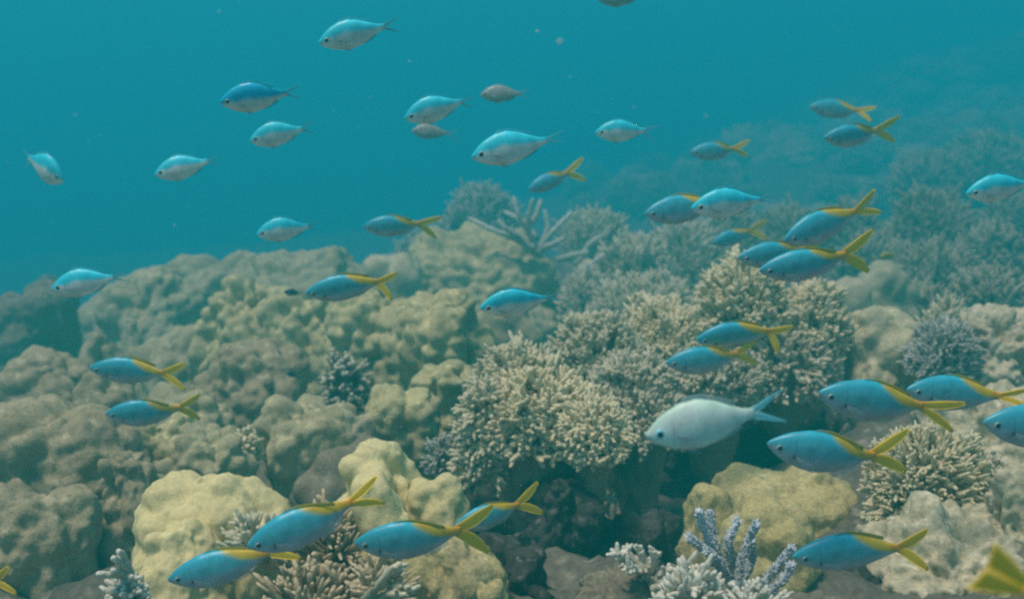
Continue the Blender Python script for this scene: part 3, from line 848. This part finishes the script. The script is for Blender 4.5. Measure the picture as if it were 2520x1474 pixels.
def sheet(lead, trail, thick, n=14, m=7):
    """A fin between a leading and a trailing outline (each a list of x,z or x,y,z), lens-thin, closed."""
    def rs(p):
        p = np.array([(q[0], 0.0, q[1]) if len(q) == 2 else q for q in p], float)
        l = np.concatenate([[0], np.cumsum(np.linalg.norm(np.diff(p, axis=0), axis=1))])
        s = np.linspace(0, l[-1], n)
        return np.stack([np.interp(s, l, p[:, k]) for k in range(3)], 1)
    A, B = rs(lead), rs(trail)
    w = np.linspace(0, 1, m)
    G = A[:, None] * (1 - w)[None, :, None] + B[:, None] * w[None, :, None]
    s = np.linspace(0, 1, n)
    th = thick * (1 - .85 * s)[:, None] * (np.sin(np.pi * np.clip(w, .06, .94)) ** .6)[None]
    nn = np.cross(G[-1, 0] - G[0, 0], G[n // 2, -1] - G[n // 2, 0]); nn = nn / (np.linalg.norm(nn) + 1e-9)
    V = np.concatenate([(G + th[..., None] * nn).reshape(-1, 3), (G - th[..., None] * nn).reshape(-1, 3)])
    i = np.arange(n - 1)[:, None] * m + np.arange(m - 1)[None]
    q = np.stack([i, i + 1, i + m + 1, i + m], -1).reshape(-1, 4)
    o = n * m
    F = [q, q[:, ::-1] + o]
    e = lambda ids: np.stack([ids[:-1], ids[1:], ids[1:] + o, ids[:-1] + o], 1)
    F += [e(np.arange(m)), e((n - 1) * m + np.arange(m)), e(np.arange(n) * m), e(np.arange(n) * m + m - 1)]
    tip = np.tile(np.repeat(s, m), 2); ray = np.tile(np.tile(w, n), 2)
    return V, np.concatenate(F), tip, ray


def fin(name, shapes, thick, mat, L, parent, loc=(0, 0, 0), off=(0, 0, 0)):
    Vs, Fs, ts, rs, o = [], [], [], [], 0
    for lead, trail in shapes:
        V, F, t, r = sheet(lead, trail, thick)
        Vs.append(V - np.array(off)); Fs.append(F + o); ts.append(t); rs.append(r); o += len(V)
    me = mesh_np(name, np.concatenate(Vs) * L, np.concatenate(Fs), {'tip': np.concatenate(ts), 'ray': np.concatenate(rs)})
    return add(name, me, mat, parent, loc=np.array(loc) * L)


def sm(x, a, b):
    t = np.clip((x - a) / (b - a), 0, 1)
    return t * t * (3 - 2 * t)


def mixc(a, b, w):
    return a * (1 - w)[:, None] + np.array(b)[None] * w[:, None]


def body(spec, L, bend, colour, nS=110, nC=48):
    S, TOP, BOT, HW = spec
    s = np.concatenate([np.linspace(0, 1, nS) ** 1.25])

    def cub(y):           # smooth the control polygon
        f = np.interp(np.linspace(0, 1, 400), S, y)
        k = np.ones(23) / 23
        g = np.convolve(np.pad(f, 11, mode='edge'), k, 'valid')
        w = sm(np.linspace(0, 1, 400), 0.0, .08)
        return np.interp(s, np.linspace(0, 1, 400), f * (1 - w) + g * w)
    top, bot, hw = cub(TOP), cub(BOT), cub(HW)
    a = np.arange(nC) * 2 * math.pi / nC
    ca, sa = np.cos(a), np.sin(a)
    zc, zr = (top + bot) / 2, (top - bot) / 2
    ex = .92
    Y = hw[:, None] * np.sign(ca) * np.abs(ca)[None] ** ex
    Z = zc[:, None] + zr[:, None] * np.sign(sa) * np.abs(sa)[None] ** 1.0
    X = -np.repeat(s[:, None], nC, 1)
    yb = bend * np.clip(s - .35, 0, 1) ** 2
    Y = Y + yb[:, None]
    V = np.stack([X, Y, Z], -1).reshape(-1, 3)
    i = np.arange(nS - 1)[:, None] * nC; k = np.arange(nC)[None]; k2 = (k + 1) % nC
    F = np.stack(np.broadcast_arrays(i + k, i + k2, i + nC + k2, i + nC + k), -1).reshape(-1, 4)
    # end caps
    c0, c1 = len(V), len(V) + 1
    V = np.concatenate([V, [[0.002, 0, zc[0]], [-1.002, yb[-1], zc[-1]]]])
    cap = np.array([[c0, k_, (k_ + 1) % nC, c0] for k_ in range(nC)])[:, [0, 2, 1]]
    e = (nS - 1) * nC
    cap2 = np.array([[c1, e + k_, e + (k_ + 1) % nC] for k_ in range(nC)])
    sv = np.concatenate([np.repeat(s, nC), [0, 1]])
    vv = np.concatenate([np.tile(sa, nS), [0, 0]])
    col = colour(sv, vv, V)
    return mesh_np('body', V * L, [F.astype(np.int32), np.concatenate([cap, cap2]).astype(np.int32)], {'Col': col})


FUS = (np.array([0, .02, .06, .12, .2, .35, .5, .65, .8, .92, 1.0]),
       np.array([.006, .030, .058, .094, .128, .168, .170, .138, .088, .045, .034]),
       np.array([-.012, -.036, -.068, -.108, -.152, -.196, -.206, -.180, -.120, -.054, -.036]),
       np.array([.006, .022, .036, .054, .072, .088, .087, .071, .044, .02, .012]))
CHR = (np.array([0, .02, .06, .12, .2, .35, .5, .65, .8, .92, 1.0]),
       np.array([.008, .032, .068, .118, .168, .223, .232, .188, .112, .056, .044]),
       np.array([-.014, -.038, -.072, -.108, -.150, -.194, -.198, -.168, -.102, -.05, -.040]),
       np.array([.008, .026, .046, .064, .08, .096, .093, .072, .04, .018, .010]))


def marks(c, s, v):
    g = np.exp(-((s - (.245 - .045 * v * v)) / .007) ** 2) * sm(-np.abs(v + .1), -.75, -.55) * .35
    ll = np.exp(-((v - (.34 - .25 * s)) / .022) ** 2) * sm(s, .26, .32) * sm(-s, -.9, -.8) * .18
    mo = np.exp(-((v + .15) / .10) ** 2) * sm(-s, -.045, -.03) * .6
    return c * (1 - np.clip(g + ll + mo, 0, .7))[:, None]


def col_fus(s, v, V):
    w = .06 * vnoise(np.stack([s * 9, v * 3, s * 0], 1), 5)
    blue = np.tile(np.array([[0.09, 0.42, 0.51]]), (len(s), 1))
    blue = mixc(blue, (0.03, 0.48, 0.66), sm(v, .2, .9) * .8)  # upper back brightened, light from above put into the blue
    belly = (0.50, 0.50, 0.56)
    c = mixc(blue, belly, sm(-v + w, -.05, .62) * .92)
    c = mixc(c, (0.42, 0.47, 0.54), sm(-s, -.13, -.03) * sm(-v, -.3, .2) * .8)      # muzzle
    line = 1.0 - (s - .57) / .40 * 1.5
    yel = sm(v - line + w, -.3, .22) * sm(s, .50, .60)
    c = mixc(c, (0.68, 0.49, 0.008), yel)
    c = mixc(c, (0.90, 0.42, 0.004), yel * sm(s, .84, .98))
    return marks(c, s, v)


def col_chr(hi, edge, belly, fade=.16):
    def f(s, v, V):
        w = .10 * fbm(np.stack([s * 7, v * 2, s * 0], 1), 9, 2)
        e = edge - .30 * sm(-s, -.16, .0) + .05 * np.sin(s * 6)
        c = np.tile(np.array([belly]), (len(s), 1))
        c = mixc(c, hi, sm(v + w, e - fade, e + fade))  # blue back: skin pattern with some overhead light put into its colour
        c = mixc(c, tuple(x * .8 for x in hi), sm(v, .93, 1.0) * .5)
        return marks(c, s, v)
    return f


def eyes(root, spec_y, x, z, r, L, mat, flat=.45, pup=.74):
    U, F = ico(3)
    for sgn in (1, -1):
        e = add('eye', mesh_np('eye', U * np.array([r, r * flat, r]) * L, F), mat, root, loc=(-x * L, sgn * spec_y * L, z * L))
        add('pupil', mesh_np('pupil', U * np.array([r * pup, r * .26, r * pup]) * L, F), PUP, e, loc=(0, sgn * r * (flat - .10) * L, 0))


def make_fusilier(bend, fan=False):
    L = .16
    root = add('fusilier_fish', None)
    add('body', body(FUS, L, bend, col_fus), SKIN, root)
    eyes(root, .044, .108, -.012, .029, L, EYE)
    te = (-.955, bend * .6 ** 2 * .96, -.001)
    yb = bend * .62 ** 2 + .0
    dy = bend * 1.25
    if fan:
        fin('tail_fin', [
            ([(-.93, yb, .034), (-1.03, yb, .090), (-1.17, yb, .165), (-1.31, yb, .222)], [(-.95, yb, 0), (-1.1, yb, .0), (-1.2, yb, .002), (-1.27, yb, .004)]),
            ([(-.95, yb, 0), (-1.1, yb, .0), (-1.2, yb, -.002), (-1.27, yb, -.002)], [(-.93, yb, -.036), (-1.03, yb, -.088), (-1.17, yb, -.160), (-1.31, yb, -.216)]),
        ], .004, FM['fantail'], L, root, loc=te, off=te)
    else:
        fin('tail_fin', [
            ([(-.93, yb - .0, .034), (-1.02, yb + dy * .08, .080), (-1.15, yb + dy * .22, .152), (-1.31, yb + dy * .36, .220)],
             [(-.94, yb, -.012), (-1.07, yb + dy * .1, .002), (-1.15, yb + dy * .18, .030), (-1.26, yb + dy * .3, .104), (-1.335, yb + dy * .37, .188)]),
            ([(-.94, yb, .010), (-1.07, yb + dy * .1, .000), (-1.15, yb + dy * .18, -.026), (-1.26, yb + dy * .3, -.098), (-1.335, yb + dy * .37, -.182)],
             [(-.93, yb, -.036), (-1.02, yb + dy * .08, -.078), (-1.15, yb + dy * .22, -.148), (-1.31, yb + dy * .36, -.214)]),
        ], .005, FM['yellow'], L, root, loc=te, off=te)
    fin('dorsal_fin', [([(-.36, .155), (-.42, .188), (-.55, .190), (-.72, .145), (-.86, .088)], [(-.36, .12), (-.5, .13), (-.65, .105), (-.8, .068), (-.86, .05)])], .005, FM['backfin'], L, root)
    fin('anal_fin', [([(-.62, -.16), (-.66, -.212), (-.76, -.176), (-.88, -.097)], [(-.62, -.13), (-.7, -.13), (-.8, -.095), (-.88, -.05)])], .004, FM['clear'], L, root)
    for sgn in (1, -1):
        y0 = sgn * .078
        fin('pectoral_fin', [([(-.245, y0, -.055), (-.32, y0 + sgn * .035, -.07), (-.40, y0 + sgn * .05, -.105)], [(-.25, y0, -.085), (-.31, y0 + sgn * .025, -.105), (-.39, y0 + sgn * .045, -.12)])], .003, FM['clear'], L, root)
        U, F = ico(2)
        add('fin_base_spot', mesh_np('fin_base_spot', U * np.array([.016, .006, .013]) * L, F), SPOT, root, loc=(-.248 * L, sgn * .079 * L, -.066 * L))
        fin('pelvic_fin', [([(-.34, sgn * .02, -.165), (-.40, sgn * .035, -.20), (-.455, sgn * .04, -.205)], [(-.38, sgn * .02, -.170), (-.42, sgn * .03, -.185), (-.455, sgn * .04, -.2)])], .003, FM['clear'], L, root)
    return root


def make_chromis(bend, hi, edge, belly, tailm, finm, eyem, fade=.25, dors=.03, pup=.74):
    L = .115
    root = add('chromis_fish', None)
    add('body', body(CHR, L, bend, col_chr(hi, edge, belly, fade)), SKIN, root)
    eyes(root, .060, .122, .012, .036 if pup > .7 else .042, L, eyem, pup=pup)
    yb = bend * .62 ** 2
    dy = bend * 1.25
    te = (-.955, yb, .002)
    fin('tail_fin', [
        ([(-.93, yb, .044), (-1.03, yb + dy * .08, .065), (-1.13, yb + dy * .2, .105), (-1.27, yb + dy * .33, .15)],
         [(-.94, yb, -.01), (-1.04, yb + dy * .1, .004), (-1.08, yb + dy * .16, .025), (-1.16, yb + dy * .24, .075), (-1.275, yb + dy * .33, .142)]),
        ([(-.94, yb, .01), (-1.04, yb + dy * .1, .002), (-1.08, yb + dy * .16, -.022), (-1.16, yb + dy * .24, -.070), (-1.275, yb + dy * .33, -.138)],
         [(-.93, yb, -.042), (-1.03, yb + dy * .08, -.062), (-1.13, yb + dy * .2, -.100), (-1.27, yb + dy * .33, -.146)]),
    ], .004, tailm, L, root, loc=te, off=te)
    fin('dorsal_fin', [([(-.33, .205), (-.40, .228 + dors), (-.55, .222 + dors), (-.70, .162 + dors), (-.84, .115 + dors * .6)], [(-.33, .19), (-.5, .21), (-.62, .175), (-.72, .135), (-.80, .095)])], .005, finm, L, root)
    fin('anal_fin', [([(-.60, -.165), (-.68, -.178), (-.78, -.145), (-.88, -.095)], [(-.60, -.15), (-.68, -.14), (-.76, -.105), (-.84, -.07)])], .004, finm, L, root)
    for sgn in (1, -1):
        y0 = sgn * .09
        fin('pectoral_fin', [([(-.27, y0, -.02), (-.34, y0 + sgn * .035, -.03), (-.40, y0 + sgn * .05, -.07)], [(-.275, y0, -.055), (-.33, y0 + sgn * .025, -.085), (-.39, y0 + sgn * .045, -.095)])], .003, FM['clear'], L, root)
        fin('pelvic_fin', [([(-.33, sgn * .02, -.175), (-.38, sgn * .035, -.215), (-.46, sgn * .04, -.235)], [(-.37, sgn * .02, -.18), (-.42, sgn * .03, -.2), (-.46, sgn * .04, -.23)])], .003, FM['clear'], L, root)
    return root


def copy_tree(o, parent=None):
    c = o.copy()
    C.objects.link(c)
    if parent is not None:
        c.parent = parent
    for ch in o.children:
        copy_tree(ch, c)
    return c


def pose(root, L, nose, fork, yaw, roll, up_tip=None, lo_tip=None, away=0.0, span=(.33, .20), dist=None):
    """Set a fish so that its snout and tail fork stand where the photo shows them; yaw swings the tail away from us."""
    ya = math.radians(yaw)
    px = math.hypot(fork[0] - nose[0], fork[1] - nose[1])
    d = dist or FOC * L * math.cos(ya) / px
    n3 = at(nose[0], nose[1], d)
    f3 = at(fork[0], fork[1], d + L * math.sin(ya))
    ax = n3 - f3
    ln = np.linalg.norm(ax)
    X = Vector(ax / ln)
    Z = Vector((0, 0, 1)); Z = (Z - X * Z.dot(X)).normalized()
    Y = Z.cross(X)
    R = Matrix((X, Y, Z)).transposed()
    R = R @ Matrix.Rotation(math.radians(roll), 3, 'X')
    root.rotation_euler = R.to_euler()
    root.location = n3
    root.scale = (ln / L,) * 3
    if up_tip is not None:
        # swing and open the tail to the angle seen
        tail = [c for c in root.children if c.name.startswith('tail_fin')][0]
        a = np.array([fork[0] - nose[0], fork[1] - nose[1]], float) / px
        u = np.array([a[1], -a[0]])
        if u[1] > 0:
            u = -u
        t1 = np.array(up_tip) - np.array(fork); t2 = np.array(lo_tip) - np.array(fork)
        al = ((t1 + t2) / 2 @ a) / px; up = ((t1 + t2) / 2 @ u) / px
        sp = abs((t1 - t2) @ u) / px / 2
        sgn = 1
        tail.rotation_euler = (0, math.atan2(up, max(al, .1)) * .95, 0)
        tail.scale = (min(1.5, max(.6, math.hypot(al, up) / span[0])), 1, min(1.9, max(.5, sp / span[1])))
    return root


FL = .16
fus = [make_fusilier(b) for b in (0.0, .18, -.16, .24, -.21)]
GF = 'yellow-tailed blue fish swimming left over the reef'
# nose, fork, upper tip, lower tip, yaw, roll, variant, label
FUSI = [
    ((1993, 262), (2110, 272), (2150, 264), (2135, 300), 12, 4, 1, 'hazy dark fish with a yellow tail, topmost of the yellow-tailed fish at the upper right'),
    ((2027, 340), (2165, 324), (2229, 294), (2217, 356), 10, -12, 2, 'blue-backed fish with yellow tail just below the topmost hazy one'),
    ((1698, 375), (1812, 366), (1855, 346), (1848, 388), 8, 2, 0, 'small hazy yellow-tailed fish in open water left of the upper right pair'),
    ((1298, 468), (1400, 424), (1443, 386), (1444, 448), 12, 4, 1, 'dark yellow-tailed fish swimming down just above the dead branches'),
    ((1586, 527), (1755, 497), (1800, 470), (1800, 520), 12, 4, 0, 'dull dark fish whose tail is hidden behind a bright pale fish'),
    ((893, 557), (1034, 552), (1087, 536), (1078, 593), 6, -4, 2, 'blue fish with a dull yellow tail in open water left of the hazy tuft'),
    ((751, 722), (935, 686), (962, 655), (976, 728), 8, -10, 1, 'bright blue fish with a curved yellow tail in front of the massif'),
    ((1930, 592), (2102, 516), (2132, 466), (2156, 516), 14, -2, 2, 'blue fish whose yellow tail is raised high, behind the overlapping pair'),
    ((1752, 600), (1843, 566), (1884, 536), (1879, 586), 10, 0, 0, 'smallest blue yellow-tailed fish, under the bright pale fish on the right'),
    ((1816, 634), (1990, 615), (2046, 594), (2040, 655), 10, -6, 1, 'blue fish half hidden behind a larger one above the bright coral peak'),
    ((1868, 666), (2088, 630), (2161, 571), (2158, 683), 4, -6, 2, 'large blue fish with wide yellow fork, overlapping a half-hidden one above the coral peak'),
    ((1713, 836), (1893, 806), (1921, 782), (1933, 856), 8, -14, 1, 'bright blue fish with yellow tail, upper of the two before the big finger coral'),
    ((1638, 893), (1822, 874), (1878, 838), (1878, 907), 6, 0, 0, 'duller blue fish, lower of the two before the big finger coral'),
    ((219, 905), (410, 912), (463, 876), (468, 951), 6, -6, 2, 'upper of two blue yellow-tailed fish before the brown corals at the left'),
    ((260, 1018), (443, 1009), (488, 979), (494, 1047), 6, -6, 1, 'lower of two blue yellow-tailed fish before the brown corals at the left'),
    ((2014, 966), (2270, 998), (2381, 992), (2347, 1062), 8, -2, 0, 'large blue fish with drooping yellow tail above the pale rubble on the right'),
    ((2231, 958), (2450, 968), (2522, 944), (2505, 992), 12, 2, 1, 'grey-blue fish behind a larger one, its yellow tail at the right edge'),
    ((2420, 1038), (2690, 1050), (2790, 1000), (2780, 1105), 6, 0, 0, 'blue fish cut off by the right edge so that only its front half shows'),
    ((1888, 1090), (2158, 1128), (2256, 1070), (2237, 1178), 2, -2, 2, 'sharpest blue fish with long yellow back and orange tail base, below the large pale fish'),
    ((608, 1345), (866, 1242), (934, 1181), (952, 1256), 6, 4, 1, 'blue fish with tail raised steeply in front of the cream domes'),
    ((413, 1426), (662, 1358), (726, 1300), (744, 1378), 4, 6, 0, 'lowest blue fish at the bottom left, its tail behind another fish'),
    ((872, 1336), (1133, 1312), (1204, 1256), (1221, 1382), 2, -4, 2, 'blue fish with bright orange tail base above the yellow-green coral'),
    ((1118, 1296), (1278, 1240), (1329, 1181), (1336, 1267), 12, 2, 1, 'smaller blue fish partly behind a yellow tail beside the dark gap'),
    ((1950, 1370), (2210, 1334), (2276, 1268), (2253, 1383), 4, -4, 2, 'blue fish at the lower right next to the lilac branches'),
    ((-235, 1445), (2, 1418), (42, 1370), (63, 1441), 4, 0, 0, 'fish past the bottom left corner with only its yellow tail in the frame'),
    ((2905, 1560), (2522, 1448), (2435, 1353), (2378, 1437), -12, 0, 0, 'broad blurred yellow tail of a near fish leaving at the bottom right corner'),
]
first = {}
for i, (n_, f_, u_, l_, yw, rl, var, lab) in enumerate(FUSI):
    var = (var + i * 2) % 5 if i not in (18, 21) else var
    if i == 25:
        var = 9
    o = make_fusilier(0.0, True) if var == 9 else fus[var] if var not in first else copy_tree(fus[var])
    first[var] = 1
    tag(o, lab, 'fish', GF)
    pose(o, FL, n_, f_, yw, rl, u_, l_, span=(.33, .20), dist={22: 1.95, 25: .72}.get(i))
    o.scale = (o.scale[0], o.scale[1], o.scale[2] * (.95 + .1 * ((i * 37) % 10) / 9))

CL = .115
HI = (0.05, 0.80, 0.98)
chrm = [
    make_chromis(0.0, HI, .10, (0.95, 0.93, 0.86), FM['cyan'], FM['cyanfin'], EYE),
    make_chromis(.14, HI, .10, (0.86, 0.84, 0.78), FM['bluegrey'], FM['cyanfin'], EYE),
    make_chromis(-.12, (0.01, 0.60, 0.93), -.05, (0.80, 0.80, 0.77), FM['cyan'], FM['cyanfin'], EYE, .22),
    make_chromis(.05, (0.20, 0.36, 0.36), .85, (0.36, 0.37, 0.36), FM['bluegrey'], FM['bluegrey'], EYE, .3),
    make_chromis(-.05, (0.66, 0.92, 0.78), .80, (0.80, 0.95, 0.88), FM['paletail'], FM['palefin'], EYEB, .3, dors=.045, pup=.6),
]
GCH = 'pale fish with bright blue backs in open water'
CHRO = [
    ((784, 106), (945, 66), (982, 42), (975, 80), 8, -4, 1, 'topmost whole pale fish with a cyan back, high in open water left of centre'),
    ((541, 252), (705, 232), (738, 214), (738, 246), 6, -14, 2, 'deep blue-backed pale fish, upper of the two at the left of centre in open water'),
    ((614, 347), (745, 317), (772, 298), (768, 326), 6, -2, 1, 'cyan-backed pale fish, lower of the two at the left of centre in open water'),
    ((380, 430), (512, 398), (540, 384), (536, 404), 8, 6, 1, 'slim cyan-backed pale fish alone in open water at the left'),
    ((995, 292), (1135, 250), (1165, 236), (1160, 264), 6, -4, 1, 'cyan-backed pale fish at the centre top with a dim one under its belly'),
    ((1182, 234), (1280, 231), (1305, 220), (1300, 245), 6, 10, 3, 'small dim grey fish, upper of the two grey ones near the centre top'),
    ((1013, 322), (1100, 328), (1128, 322), (1125, 345), 8, 10, 3, 'small dim grey fish tucked under the belly of a cyan-backed one'),
    ((1161, 386), (1345, 346), (1387, 323), (1386, 350), 6, 0, 0, 'bright pale scaly fish with cyan back in the middle of the picture'),
    ((1465, 326), (1588, 322), (1617, 308), (1617, 350), 6, -2, 0, 'plump cyan-backed fish right of centre with a pelvic fin hanging down'),
    ((1701, 512), (1870, 492), (1909, 476), (1905, 498), 8, -6, 0, 'brightest pale cyan-backed fish right of centre, covering a dull fish'),
    ((2377, 476), (2530, 452), (2565, 440), (2565, 470), 6, -8, 0, 'cyan-backed pale fish cut off by the right edge'),
    ((631, 576), (760, 556), (788, 543), (786, 565), 6, 0, 1, 'bright cyan-backed pale fish just above the left massif'),
    ((126, 712), (280, 682), (318, 664), (312, 690), 6, 4, 1, 'cyan-backed pale fish at the left edge above the water gap'),
    ((1181, 758), (1345, 734), (1391, 716), (1390, 742), 6, -16, 0, 'vivid blue-backed fish in front of the corals at the centre'),
    ((157, 443), (70, 388), (48, 362), (62, 408), 26, 6, 0, 'pale fish at the far left swimming right and down, away from the rest'),
    ((1472, 0), (1580, -14), (1608, -30), (1605, -5), 6, 0, 3, 'grey fish cut off by the top edge so that only its belly shows'),
    ((1589, 1072), (1858, 1018), (1915, 966), (1942, 1040), 2, 0, 4, 'largest pale grey-green fish with blue-ringed eye in front of the dark gap'),
]
first = {}
for i, (n_, f_, u_, l_, yw, rl, var, lab) in enumerate(CHRO):
    o = chrm[var] if var not in first else copy_tree(chrm[var])
    first[var] = 1
    tag(o, lab, 'fish', GCH)
    pose(o, CL, n_, f_, yw, rl, u_, l_, span=(.25, .14))
    o.scale = (o.scale[0], o.scale[1], o.scale[2] * {14: 1.3, 16: 1.06}.get(i, .98 + .08 * ((i * 29) % 10) / 9))

# two small dark fish by the massif and a far yellowish one
dk = make_chromis(0, (0.03, 0.07, 0.12), .0, (0.05, 0.09, 0.13), FM['bluegrey'], FM['bluegrey'], EYE, .3)
for (n_, f_, yw, lab) in [((698, 718), (738, 722), 30, 'tiny dark blue fish hovering before the massif, near a bright blue fish'),
                          ((704, 918), (730, 925), 40, 'tiny dark blue fish in the shade below the massif')]:
    o = dk if 'dkd' not in first else copy_tree(dk)
    first['dkd'] = 1
    tag(o, lab, 'fish', 'tiny dark fish beside the massif')
    pose(o, .045, n_, f_, yw, 0, dist=3.3)
    o.scale = (o.scale[0] * .045 / CL,) * 3
yf = make_chromis(0, (0.45, 0.40, 0.03), .0, (0.42, 0.38, 0.05), FM['yellow'], FM['yellow'], EYE, .3)
tag(yf, 'hazy small yellow fish beyond the big yellow forked tail', 'fish')
pose(yf, .06, (2165, 632), (2200, 628), 20, 0, dist=4.0)
yf.scale = (yf.scale[0] * .06 / CL,) * 3


# drifting specks in the water
def specks():
    rng = np.random.default_rng(4)
    U, F = ico(2)
    Vs, Fs, o = [], [], 0
    pts = [(540, 30, .9, 2.6), (185, 283, .9, 2.2), (1378, 103, .8, 5.5), (1322, 78, 1.2, 3.5), (1737, 286, .9, 2.6), (1560, 265, 1.0, 1.6), (1402, 190, 1.2, 1.6), (1937, 977, 1.2, 4.5), (1008, 152, 1.4, 2.4), (430, 555, 1.2, 2.0)]
    for k in range(120):
        pts.append((rng.uniform(0, 2520), rng.uniform(0, 1400), rng.uniform(.8, 2.8), rng.uniform(.5, 1.3)))
    for x, y, d, s in pts:
        r = s * d / FOC
        V = U * r * (1 + .35 * vnoise(U * 2 + x, int(y) + 50))[:, None] * np.array([1, 1, .7]) + at(x, y, d)
        Vs.append(V); Fs.append(F + o); o += len(U)
    tag(add('marine_snow', mesh_np('marine_snow', np.concatenate(Vs), np.concatenate(Fs)), M['snow']), 'pale specks drifting in the water', 'particles', kind='stuff')


specks()

# ------------------------------------------------------------------ the water itself
bm = bmesh.new()
bmesh.ops.create_cube(bm, size=1.0)
bmesh.ops.scale(bm, vec=(190, 94, 9.0), verts=bm.verts)
bmesh.ops.translate(bm, vec=(0, 42, -1.5), verts=bm.verts)
me = bpy.data.meshes.new('haze')
bm.to_mesh(me); bm.free()
hm = bpy.data.materials.new('sea water')
hm.use_nodes = True
t = hm.node_tree
t.nodes.remove(t.nodes['Principled BSDF'])
pv = t.nodes.new('ShaderNodeVolumePrincipled')
pv.inputs['Density Attribute'].default_value = ''
pv.inputs['Temperature Attribute'].default_value = ''
pv.inputs['Color Attribute'].default_value = ''
pv.inputs['Density'].default_value = 0.137
pv.inputs['Color'].default_value = (0.0190, 0.5466, 0.5366, 1)
pv.inputs['Absorption Color'].default_value = (0.0599, 0.0526, 0.4534, 1)
pv.inputs['Anisotropy'].default_value = 0.2
t.links.new(pv.outputs[0], t.nodes['Material Output'].inputs['Volume'])
me.materials.append(hm)
tag(add('haze', me), kind='stuff')
